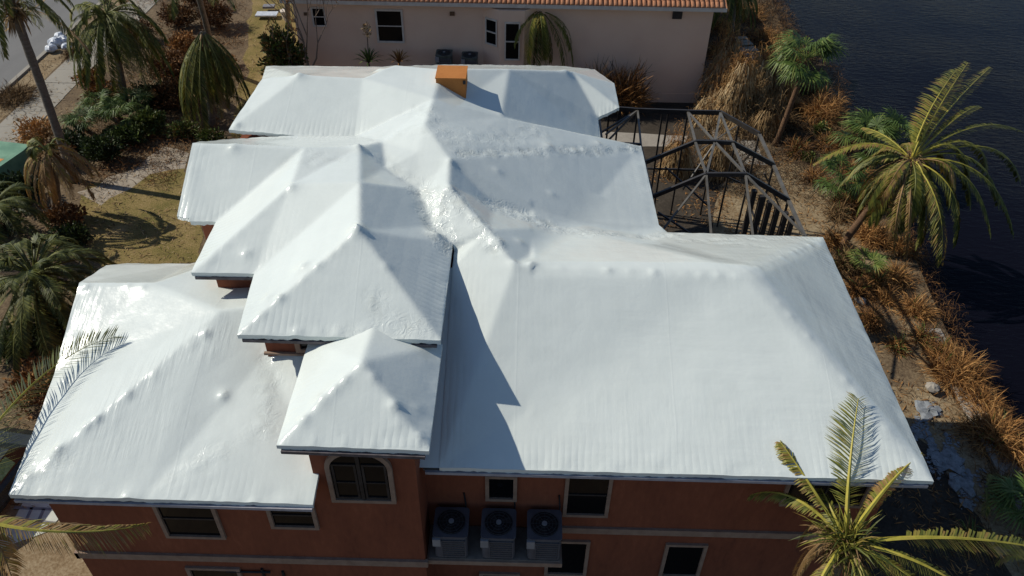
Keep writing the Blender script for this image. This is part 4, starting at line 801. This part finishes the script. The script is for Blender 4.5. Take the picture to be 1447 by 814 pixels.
shrub('dry brown growth along the left wing wall', at(60, 560, 0), (1.0, 1.4, .7), 1500, .17, (.1, .7), M_dead)
for x, y, rx_, rz_, n_, tn, m_, l in ((250, 150, 1.6, .8, 2600, (.0, .5), M_dead, 'brown thicket between the two drooping palms, nearer the lawn'), (215, 150, 1.3, .7, 2200, (-.1, .3), M_shrub, 'dark green thicket behind the rounded green shrub'),
      (200, 60, 1.4, .8, 2000, (-.1, .4), M_dead, 'dark brown thicket beside the sidewalk, behind the drooping green palm'), (255, 40, 1.5, .9, 2600, (-.1, .45), M_dead, 'dusky brown thicket left of the smooth trunk, top edge'), (262, 75, 1.2, .7, 1800, (.1, .8), M_dead, 'tan dry thicket left of the folded hanging palm'),
      (285, 12, 1.5, .9, 2200, (-.1, .3), M_dead, 'purplish brown thicket around the smooth trunk'), (110, 215, 1.1, .7, 1800, (-.1, .4), M_shrub, 'shaded green growth round the base of the tall bare trunk'), (85, 235, 1.1, .7, 1800, (.0, .6), M_dead, 'brown growth right behind the shaggy dead palm'),
      (130, 120, 1.0, .5, 1400, (.1, .7), M_dead, 'dry brown growth at the sidewalk edge above the palmettos'), (320, 95, .8, .4, 900, (.0, .7), M_dead, 'low brown scrub right of the folded hanging palm'), (10, 330, 1.2, .7, 1500, (-.1, .3), M_shrub, 'dark scrub at the left edge above the date palm'),
      (105, 345, 1.0, .5, 1300, (-.1, .4), M_shrub, 'dark scrub between the lawn corner and the date palm fronds'), (25, 500, 1.3, .6, 1800, (.0, .6), M_shrub, 'dusky green scrub below the date palm, at the left edge')):
    shrub(l, at(x, y, 0), (rx_, rx_*.8, rz_), n_, .17, tn, m_)
for i, (x, y, l) in enumerate([(140, 152, 'fan leaf palmetto in sun nearest the sidewalk'), (168, 165, 'fan leaf palmetto in the middle of the green group'), (190, 150, 'fan leaf palmetto closest to the round green shrub'), (118, 178, 'fan leaf palmetto right beside the tall bare trunk')]):
    fan_palm(l, at(x, y, .9), at(x, y+4, 0), 13, .65, .65, (.15, .55), 'palmetto', 'palmettos by the tall bare trunk', els=(5, 70))
# neighbour's planting
def bare_tree(label, base, h, spread, n=5, name='bare_tree', cat='tree', r0=.07, seed=1, lean=0.):
    rd = random.Random(seed); base = Vector(base); t = thing(name, label, cat, base); mb = MB(); tp = []
    def br(p, d, l, r, k):
        q = p+d*l; m = (p+q)/2+Vector((rd.uniform(-.1, .1), rd.uniform(-.1, .1), 0))*l; mb.tube([p, m, q], [r, r*.8, r*.6], 5); 
        if k == 0: tp.append(q); return
        for i in range(rd.choice((2, 3))):
            e = (d+Vector((rd.uniform(-1, 1), rd.uniform(-1, 1)*.7, rd.uniform(-.2, .6)))*spread).normalized(); br(q, e, l*rd.uniform(.6, .85), r*.62, k-1)
    mb2 = MB(); br(base, Vector((lean, 0, 1)).normalized(), h*.38, r0, n); mb.build('trunk', M_twig, t)
    V = []; F = []; T = []
    for q in tp:
        for _ in range(3):
            p = q+Vector([rd.uniform(-.15, .15) for _ in range(3)]); n_ = len(V); a = Vector([rd.uniform(-.06, .06) for _ in range(3)]); c_ = Vector([rd.uniform(-.06, .06) for _ in range(3)]); V += [p-a, p+c_, p+a, p-c_]; F.append((n_, n_+1, n_+2, n_+3)); T += [rd.uniform(.3, .9)]*4
    mk('crown', V, F, M_dead, t, tone=T); return t
bare_tree('slender bare tree forking in front of the pink wall', (-11.3, 39.3, 0), 6.3, .55, 4, seed=3, r0=.09)
bare_tree('thin bare tree between the leafy shrub and the forked tree', (-12.0, 38.6, 0), 5.6, .3, 3, seed=5, r0=.06, lean=-.1)
for l, x, y, rr_, hh_, n_ in (('twiggy brown bush against the pink wall left of the pool cage', 885, 110, 1.5, 2.3, 1500), ('scraggly leafless bush in front of the pink wall by the clipped tarp corner', 850, 100, 1.0, 2.1, 700)):
    c = atY(x, y, 40.4); c.z = 0; t = thing('bare_bush', l, 'bush', c); V, F, T = tangle(n_, (c.x, c.y, .3), (rr_, .7, hh_), .8, .028, (.1, .75), .1, .9, .9); mk('twigs', V, F, M_dead, t, tone=T)
    mb = MB()
    for k in range(9): a_ = random.uniform(0, 6.28); mb.tube([c, c+Vector((math.cos(a_)*.4, math.sin(a_)*.2, hh_*.6)), c+Vector((math.cos(a_)*rr_*.9, math.sin(a_)*.5, hh_*1.2))], [.05, .03, .012], 5)
    mb.build('branch', M_twig, t)
shrub('tall leafy green and russet shrub at the corner of the pink house', (-12.5, 39.2, 0), (1.3, .9, 2.8), 7000, .24, (.3, 1.), name='tall_shrub', stems=10)
def spiky(label, base, n, l, tone, mat=None):
    t = thing('dracaena', label, 'plant', base); V = []; F = []; T = []
    for i in range(n):
        a = i*2.4; el = R(15+65*(i/n)); d = Vector((math.cos(a)*math.cos(el), math.sin(a)*math.cos(el), math.sin(el))); s = Vector((-math.sin(a), math.cos(a), 0))*.035; b_ = Vector(base); n_ = len(V)
        V += [b_-s, b_+s, b_+d*l*.6+s, b_+d*l*.6-s, b_+d*l-Vector((0, 0, l*.2))]; F += [(n_, n_+1, n_+2, n_+3), (n_+3, n_+2, n_+4)]; T += [random.uniform(*tone)]*5
    mk('leaf', V, F, mat or M_fan, t, tone=T); MB().tube([(b_.x, b_.y, 0), (b_.x+.03, b_.y, b_.z*.5), b_], [.08, .06, .05], 6).build('stem', M_trunkb, t); return t
pl = atY(521, 88, 40.7); spiky('spiky green plant with a tall flower stalk below the large window', pl, 40, 1.0, (.1, .6)); q = spiky('reddish brown rosette plant against the pink wall, left of the condensers', atY(564, 88, 40.7), 34, .9, (.3, 1.), M_dead)
st_ = thing('flower_stalk_plant', 'thin dry flower stalk standing over the spiky green plant', 'plant', pl+Vector((.05, .1, 0))); MB().tube([pl, pl+Vector((.1, 0, 1.9))], .03, 5).build('stem', M_twig, st_)
V, F, T = leaves(60, pl+Vector((.1, 0, 1.8)), (.2, .2, .45), .2, (.5, 1.)); mk('foliage', V, F, M_straw, st_, tone=T)

# ------------------------------------------------------------------ right bank: dead growth
RB = [(1010, 36, 26, 'orange brown dead fern at the corner of the pink house', 900), (1055, 18, 30, 'orange dead fern bank at the top edge by the water', 1100), (1080, 52, 26, 'orange dead fern hanging over the water beyond the grey boards', 1000),
      (1100, 75, 18, 'russet dead fern between the grey boards and the green fan palm', 700), (1158, 162, 34, 'tall bright orange dead reed clump under the green fan palm', 2200), (1200, 190, 22, 'brown dead fern behind the low green fan palm', 700),
      (1205, 285, 30, 'brown dead fern beside the leaning trunk', 900), (1232, 330, 26, 'russet dead fern under the hanging coconut fronds', 900), (1262, 395, 22, 'orange dead fern below the canal palm, over the water', 900), (1196, 372, 20, 'brown fern litter against the house corner by the seawall', 600),
      (1295, 440, 22, 'orange dead fern midway along the seawall', 900), (1250, 425, 16, 'small russet dead fern tucked at the seawall, midway', 500), (1305, 480, 18, 'thin brown dead fern trailing down the seawall', 500), (1350, 530, 34, 'large orange dead fern sprawling over the seawall edge', 1700), (1385, 570, 24, 'orange dead fern below the largest sprawling one', 900),
      (1405, 618, 34, 'orange brown dead fern heap at the right edge', 1700), (1440, 650, 24, 'dead fern heap cut by the right edge', 900), (1420, 690, 20, 'dark brown dead fern at the shaded path, lower right', 600), (1128, 210, 18, 'brown fern at the foot of the red brown trunk', 600), (1150, 250, 16, 'small brown weed patch in the sandy yard', 300), (1175, 205, 20, 'brown undergrowth between orange reeds and low fan palm', 700), (1370, 760, 14, 'faint brown weed on the shaded path at the bottom', 200)]
RB += [(1212, 408, 14, 'brown fern scrap beside the roof edge, upper one of the strip', 400), (1232, 452, 14, 'dull brown fern hugging the roof edge halfway down', 400), (1268, 492, 12, 'small faded fern on the dirt strip above the pale rock', 300), (1128, 78, 22, 'tan dead fern pressed against the green fan palm crown', 900), (1092, 118, 22, 'straw coloured dead fern heap left of the red brown trunk', 900), (1148, 128, 16, 'dark brown dead fern under the green fan palm crown', 600), (1068, 172, 20, 'brown dead fern heap behind the cage corner', 700), (1112, 172, 16, 'rust coloured dead fern left of the red brown trunk foot', 600),
       (1020, 75, 18, 'golden dead fern against the far corner of the pink house', 700), (1240, 280, 22, 'shadowed brown fern behind the leaning trunk, by the water', 800), (1275, 352, 18, 'orange dead fern beneath the lowest coconut frond tip', 700), (1330, 500, 20, 'orange brown dead fern just above the largest sprawling one', 800), (1210, 245, 18, 'tan dead fern between the two low fan palms', 600),
       (1180, 340, 14, 'tan fern litter at the foot of the leaning trunk', 400), (1238, 398, 16, 'russet fern right of the small palm shoot', 500), (1185, 300, 16, 'brown weeds on the sandy yard left of the leaning trunk', 300)]
for i, (x, y, r_, l, n) in enumerate(RB):
    clump(l, x, y, r_, int(n*1.3), z=-.25 if x > 1242 else 0., hh=1.5 if i == 4 else .7, group='dead ferns along the canal bank', mat=M_straw if i % 4 == 1 and 'orange' not in l and 'russet' not in l else M_dead, green=60 if i % 3 == 0 else 12, tone=(.05, .7) if 'brown' in l and 'orange' not in l else (.25, 1.), ln=.7 if i in (13, 15) else .5)
def drape(label, top, base, rt, rb, n, tone=(.35, 1.1), mat=None):
    top, base = Vector(top), Vector(base); top.z += .5; t = thing('dead_tree', label, 'dead tree', base, 'vine covered dead trees by the canal'); trunk(t, base, top, .2, .1, M_trunkb, bend=.2)
    V = []; F = []; T = []
    for i in range(n):
        u = random.random()**.8; c_ = top.lerp(base, u*.95); r_ = (rt+(rb-rt)*u)*1.3; a = random.uniform(0, 6.28); r_ *= (.55+.6*random.random())*(1+.35*noise.noise((a*1.1, u*4, top.x))); p = c_+Vector((math.cos(a)*r_, math.sin(a)*r_, random.uniform(-.1, .1)))
        d = Vector((math.cos(a)*.25+random.uniform(-.25, .25), math.sin(a)*.25+random.uniform(-.25, .25), -1)).normalized(); l = random.uniform(.25, .8); s = Vector((-math.sin(a), math.cos(a), 0))*random.uniform(.01, .028); q1 = p+d*l*.5+Vector((math.cos(a), math.sin(a), 0))*.05; n_ = len(V)
        V += [p-s, p+s, q1+s, q1-s, p+d*l]; F += [(n_, n_+1, n_+2, n_+3), (n_+3, n_+2, n_+4)]; T += [random.uniform(*tone)]*5
    mk('crown', V, F, mat or M_straw, t, tone=T)
    V, F, T = tangle(int(n*.28), (0, 0, 0), (1, 1, 1), .75, .03, tone, .9, .1); V = np.array(V).reshape(-1, 7, 3); of = []
    for i in range(len(V)):
        u = random.random(); c_ = top.lerp(base, u); a = random.uniform(0, 6.28); r_ = (rt+(rb-rt)*u)*random.uniform(.5, 1.5); of.append((c_.x+math.cos(a)*r_, c_.y+math.sin(a)*r_, c_.z+.15))
    V = V*np.array([.45, .45, 1.])+np.array(of)[:, None, :]; mk('hanging_vines', V.reshape(-1, 3), F, M_dead if random.random() < .5 else M_straw, t, tone=T); return t
drape('dead tree draped in brown vines right of the pink house, leaning column', at(1032, 62, 3.2), at(1000, 175, 0), .35, .75, 3600)
drape('vine covered dead tree behind the pool cage peak', at(1058, 130, 1.6), at(1045, 185, 0), .4, .9, 4200, (.25, .95))
drape('straw coloured dead tree below the grey boards', at(1078, 92, 2.6), at(1068, 140, .2), .3, .6, 3200, (.45, 1.1))
drape('vine draped dead tree left of the green fan palm', at(1104, 80, 2.8), at(1090, 150, 0), .3, .7, 3200, (.4, 1.05))
drape('small vine draped dead stump inside the pool cage', at(960, 215, 1.6), at(955, 240, 0), .3, .7, 2000, (.3, 1.))
drape('dark vine draped stump at the back of the pool cage', at(1015, 215, 1.2), at(1015, 240, 0), .4, .8, 2000, (.2, .9))
drape('brown vine draped stump beside the cage corner', at(1085, 165, 1.2), at(1082, 185, 0), .4, .7, 2000, (.2, .9))
drape('tall vine draped dead tree rising over the far corner of the cage', at(1052, 100, 3.4), at(1030, 170, 0), .35, .8, 3400, (.3, 1.1))
drape('leaning vine draped dead trunk beside the grey boards, water side', at(1118, 95, 2.2), at(1100, 150, 0), .3, .6, 2400, (.4, 1.1), M_dead)
shrub('small green weed bush among brown ferns left of the low fan palm', at(1158, 192, 0), (.5, .5, .4), 900, .14, (.4, .75)); shrub('green vine growth at the foot of the vine draped trees', at(1098, 118, 0), (.7, .6, .5), 1200, .15, (.3, .7)); shrub('green sprouts in brown fern under the cage corner post', at(1140, 228, 0), (.4, .4, .3), 500, .12, (.4, .75))
# broken dock boards
dk = thing('dock_section', 'broken grey plank dock section thrown up among dead ferns', 'dock', at(1072, 95, 0)); a = at(1042, 52, 1.0); b = at(1076, 92, .7); dv = (b-a); sd = Vector((dv.y, -dv.x, 0)).normalized()
for k in range(9):
    p = a+dv*((k+.5)/9)+Vector((0, 0, random.uniform(-.04, .04))); MB().bar(p-sd*.55, p+sd*random.uniform(.5, .62), dv.length/9*.86, .05).build('plank', M_wood, dk)
for s_ in (-.45, .45): MB().bar(a+sd*s_-Vector((0, 0, .09)), b+dv*.25+sd*s_-Vector((0, 0, .09)), .09, .12).build('joist', M_wood, dk)
lg = thing('driftwood', 'fallen grey branch lying under the green fan palm', 'branch', at(1085, 148, .2)); MB().tube([at(1075, 148, .3), at(1090, 144, .4), at(1105, 147, .3)], [.09, .08, .04], 7).build('log', M_wood, lg)
def rock(label, px, py, s, mat=M_conc, z=.12, name='rock', cat='rock', sq=.6, group=None):
    c = at(px, py, z); bm_V = []; nu, nv = 14, 7
    for j in range(nv+1):
        for i in range(nu):
            th = math.pi*j/nv; ph = 2*math.pi*i/nu; d = Vector((math.sin(th)*math.cos(ph), math.sin(th)*math.sin(ph), math.cos(th)*sq)); r_ = s*(1+(.35 if sq > .3 else 1.1)*noise.noise(d*2.2+Vector((px, py, 0)))); bm_V.append(c+d*r_)
    F = [(j*nu+i, j*nu+(i+1) % nu, (j+1)*nu+(i+1) % nu, (j+1)*nu+i) for j in range(nv) for i in range(nu)]
    o = mk(name, bm_V, F, mat, smooth=False); return tag(o, label, cat, group)
rock('pale round stone at the water edge under the green fan palm', 1176, 131, .32, M_wood, -.5); rock('small pale stone on the seawall beside orange ferns', 1318, 547, .24, M_conc, .25)
rock('angular pale rubble piece in shade near the house corner', 1216, 425, .22, M_conc)
rock('crumpled white plastic lying on dark ground nearest the seawall bend', 1312, 580, .42, M_deb, .05, 'plastic_sheet', 'plastic', .25); rock('flat white plastic scrap on the shaded ground below the roof corner', 1357, 683, .36, M_deb, .05, 'plastic_sheet', 'plastic', .25)
rock('white plastic heap in the shaded side yard beside the roof edge', 1338, 650, .5, M_deb, .02, 'plastic_sheet', 'plastic', .15); rock('small white scrap on the shaded path', 1366, 712, .2, M_deb, .02, 'plastic_sheet', 'plastic', .2)
# white dusting on the shaded yard
V = []; F = []
for i in range(1500):
    u = random.random(); px = 1290+u*80+random.gauss(0, 12); py = 595+u*90+random.gauss(0, 16)
    if noise.noise((px*.045, py*.03, 2)) < .02: continue
    c = at(px, py, .018); s_ = random.uniform(.015, .07); a = random.uniform(0, 3); n_ = len(V)
    for k in range(5): V.append(c+Vector((math.cos(a+k*1.256)*s_*random.uniform(.5, 1.4), math.sin(a+k*1.256)*s_*random.uniform(.5, 1.4), random.uniform(0, .02))))
    F.append(tuple(range(n_, n_+5)))
tag(mk('white_debris', V, F, M_deb), 'scattered white debris bits on the shaded side yard', 'debris', kind='stuff')

# ------------------------------------------------------------------ litter on the ground
def litter(name, label, regions, n, size, mat, tone, cat='leaf litter', z=.02):
    V = []; F = []; T = []
    for i in range(n):
        x0, x1, y0, y1 = random.choices(regions, [max(.1, (r[1]-r[0])*(r[3]-r[2])) for r in regions])[0]; x = random.uniform(x0, x1); y = random.uniform(y0, y1)
        if noise.noise((x*.5, y*.5, 4)) < random.uniform(-.35, .3): continue
        l = size*random.uniform(.5, 2.2); a = random.uniform(0, 6.28); w_ = size*random.uniform(.15, .45); d = Vector((math.cos(a), math.sin(a), random.uniform(-.1, .3)))*l; s = Vector((-math.sin(a), math.cos(a), random.uniform(-.3, .3)))*w_; p = Vector((x, y, z+random.uniform(0, .06))); n_ = len(V)
        V += [p-d, p-s*.6, p+d, p+s*.6]; F.append((n_, n_+1, n_+2, n_+3)); T += [random.uniform(*tone)]*4
    o = mk(name, V, F, mat, tone=T); return tag(o, label, cat, kind='stuff')
litter('leaf_litter', 'brown leaf and twig litter over the yard ground left of the house', [(-28, -11, 14, 50), (-29.3, -27.9, 30, 60)], 26000, .085, M_straw, (-.2, 1.))
litter('leaf_litter', 'brown leaf litter and twigs over the canal side yard', [(9.2, 16.2, 10, 36), (3, 10, 20, 34), (9.5, 17.5, 35, 58)], 24000, .085, M_dead, (-.2, 1.))
V, F, T = tangle(17000, (0, 0, 0), (1, 1, .3), .6, .030, (-.35, .62), .7, 0.); V = np.array(V).reshape(-1, 7, 3)
off = []
for i in range(len(V)):
    y = random.uniform(13, 60); x = np.interp(y, [p[1] for p in SH], [p[0] for p in SH])+.75-abs(random.gauss(0, 1.6))+.5*noise.noise((y*.6, 0, 0)); off.append((x, y, -.15+random.uniform(-.2, .3)))
V = V*.5+np.array(off)[:, None, :]; tag(mk('bank_undergrowth', V.reshape(-1, 3), F, M_dead, tone=T), 'low brown undergrowth matted along the canal bank', 'undergrowth', kind='stuff')
V, F, T = tangle(15000, (0, 0, 0), (1, 1, .3), .7, .034, (-.5, .35), .6, 0.); V = np.array(V).reshape(-1, 7, 3); off = [(random.uniform(10.0, 18.0), random.uniform(31.5, 58), random.uniform(-.1, .5)) for i in range(len(V))]
V = V*.6+np.array(off)[:, None, :]; tag(mk('dead_undergrowth', V.reshape(-1, 3), F, M_straw, tone=T), 'dark dead undergrowth tangled behind the pool cage', 'undergrowth', kind='stuff')
V, F, T = tangle(9000, (0, 0, 0), (1, 1, .3), .6, .034, (-.2, .7), .6, 0.); V = np.array(V).reshape(-1, 7, 3); of = []
while len(of) < len(V):
    px, py = random.uniform(60, 345), random.uniform(-10, 262)
    if noise.noise((px*.02, py*.03, 8)) > -.12 and (py > 280-1.1*px or px > 180): c = at(px, py, 0); of.append((c.x, c.y, random.uniform(-.15, .25)))
V = V*.6+np.array(of)[:, None, :]; tag(mk('dead_undergrowth', V.reshape(-1, 3), F, M_dead, tone=T), 'brown dead undergrowth under the left garden palms', 'undergrowth', kind='stuff')
# verge debris piles
clump('dark brown branch pile on the roadside verge at the left edge', 18, 133, 30, 1400, M_straw, (.0, .7), 0, .45, .5, name='branch_pile', cat='branches', grav=.3, up=.0)
clump('small twig pile on the verge beside the dumped plastic', 102, 72, 15, 500, M_straw, (.0, .5), 0, .3, .4, name='branch_pile', cat='branches', grav=.3, up=.0)
bagt = thing('debris_heap', 'dumped white plastic sheeting bundled on the verge by the road', 'plastic', at(80, 64, 0))
for x, y, s in ((78, 60, .42), (88, 57, .38), (72, 68, .35), (94, 66, .3), (84, 50, .3)):
    o = rock('x', x, y, s, M_bag, .25, 'plastic_bundle', 'x', .7); del o['label']; del o['category']; o.parent = bagt; o.location = -ORG[bagt.name]
# teal box
tb = thing('dumpster', 'flat teal box with an orange patch at the left edge beside the sidewalk', 'dumpster', at(-5, 235, 0))
q = [at(-50, 262, 1.2), at(2, 236, 1.2), at(34, 214, 1.2), at(42, 206, 1.2), at(0, 201, 1.2), at(-60, 215, 1.2)]
V, F = prism([(p.x, p.y) for p in q], 0, 1.2); mk('body', V, F, M_teal, tb); V, F = prism([(p.x, p.y) for p in q], 1.2, 1.26); V = [((x-q[2].x)*1.02+q[2].x, (y-q[2].y)*1.02+q[2].y, z) for x, y, z in V]; mk('lid', V, F, M_teal, tb)
c = at(0, 226, 1.268); MB().add([c+Vector((-.4, -.2, 0)), c+Vector((.05, -.25, 0)), c+Vector((.15, .1, 0)), c+Vector((-.3, .15, 0))], [(0, 1, 2, 3)]).build('orange_patch', M_orange, tb)
# white board and lidded box on the upper lawn
wb = thing('white_panel', 'white board with a dark cushion lying on the lawn, top edge', 'board', at(378, 22, 0)); MB().bar(at(362, 20, .25), at(392, 20, .25), .75, .10).build('board', M_bag, wb); MB().bar(at(372, 9, .3), at(388, 9, .3), .5, .14).build('cushion', M_band, wb)
pot = thing('plant_pot', 'white urn pot beside the grey palm trunk', 'pot', at(405, 28, 0)); p = at(405, 28, 0); MB().tube([p, p+Vector((0, 0, .15)), p+Vector((0, 0, .6)), p+Vector((0, 0, .66))], [.2, .24, .34, .34], 12).build('pot', M_white, pot)
# white slab and dark car by the left wing
sheet('white_pad', P0((44, 690), (66, 690), (84, 733), (68, 752), (-10, 780), (-30, 790), (-2, 762), (20, 735)), .030, M_pale)
for i, (a, b) in enumerate((((20, 717), (84, 720)), ((14, 733), (78, 739)), ((45, 717), (37, 735)), ((62, 719), (54, 737)))):
    mb = MB().bar(at(*a, .037), at(*b, .037), .09, .008); mb.build('pad_joint', M_band, kind='structure')
car = thing('parked_car', 'dark car with green reflections painted in the glass under the left wing eave, at the left edge', 'car', at(-20, 728, 0)); ca = at(34, 700, 0); cb = at(-12, 762, 0); ax = (ca-cb).normalized(); nrm = Vector((-ax.y, ax.x, 0))
def cp(u, v, z): return cb+ax*u+nrm*v+Vector((0, 0, z))
def loft(secs, name, mat, par):
    V = []; F = []; k = len(secs[0])
    for s in secs: V += s
    for i in range(len(secs)-1):
        for j in range(k): F.append((i*k+j, i*k+(j+1) % k, (i+1)*k+(j+1) % k, (i+1)*k+j))
    F += [tuple(range(k))[::-1], tuple(range((len(secs)-1)*k, len(secs)*k))]; return mk(name, V, F, mat, par, False)
ys = [(.05, .3), (0, .55), (.04, .85), (.2, .95), (1.6, .95), (1.76, .85), (1.8, .55), (1.75, .3)]
loft([[cp(u, v+(.12 if u in (-.9, 3.4) else 0)*(1 if v < .9 else -1), z*(.82 if u in (-.9, 3.4) else 1)) for v, z in ys] for u in (-.9, -.6, .3, 1.3, 2.6, 3.1, 3.4)], 'body', M_carp, car)
cab = loft([[cp(u, .16, .95), cp(u+s1, .36, 1.38), cp(u+s1, 1.44, 1.38), cp(u, 1.64, .95)] for u, s1 in ((-.2, .5), (2.7, -.5))], 'cabin', M_carp, car)
for u0, u1 in ((.35, 1.05), (1.3, 2.0)): mk('window', [cp(u0, .17, 1.0), cp(u1, .17, 1.0), cp(u1-.05, .335, 1.34), cp(u0+.1, .335, 1.34)], [(0, 1, 2, 3)], M_grn, car)
for u in (-.1, 2.4):
    for v in (.1, 1.7):
        c = cp(u, v, .32); wl = MB().tube([c-nrm*.1, c+nrm*.1], .32, 16).build('wheel', M_tyre, car)
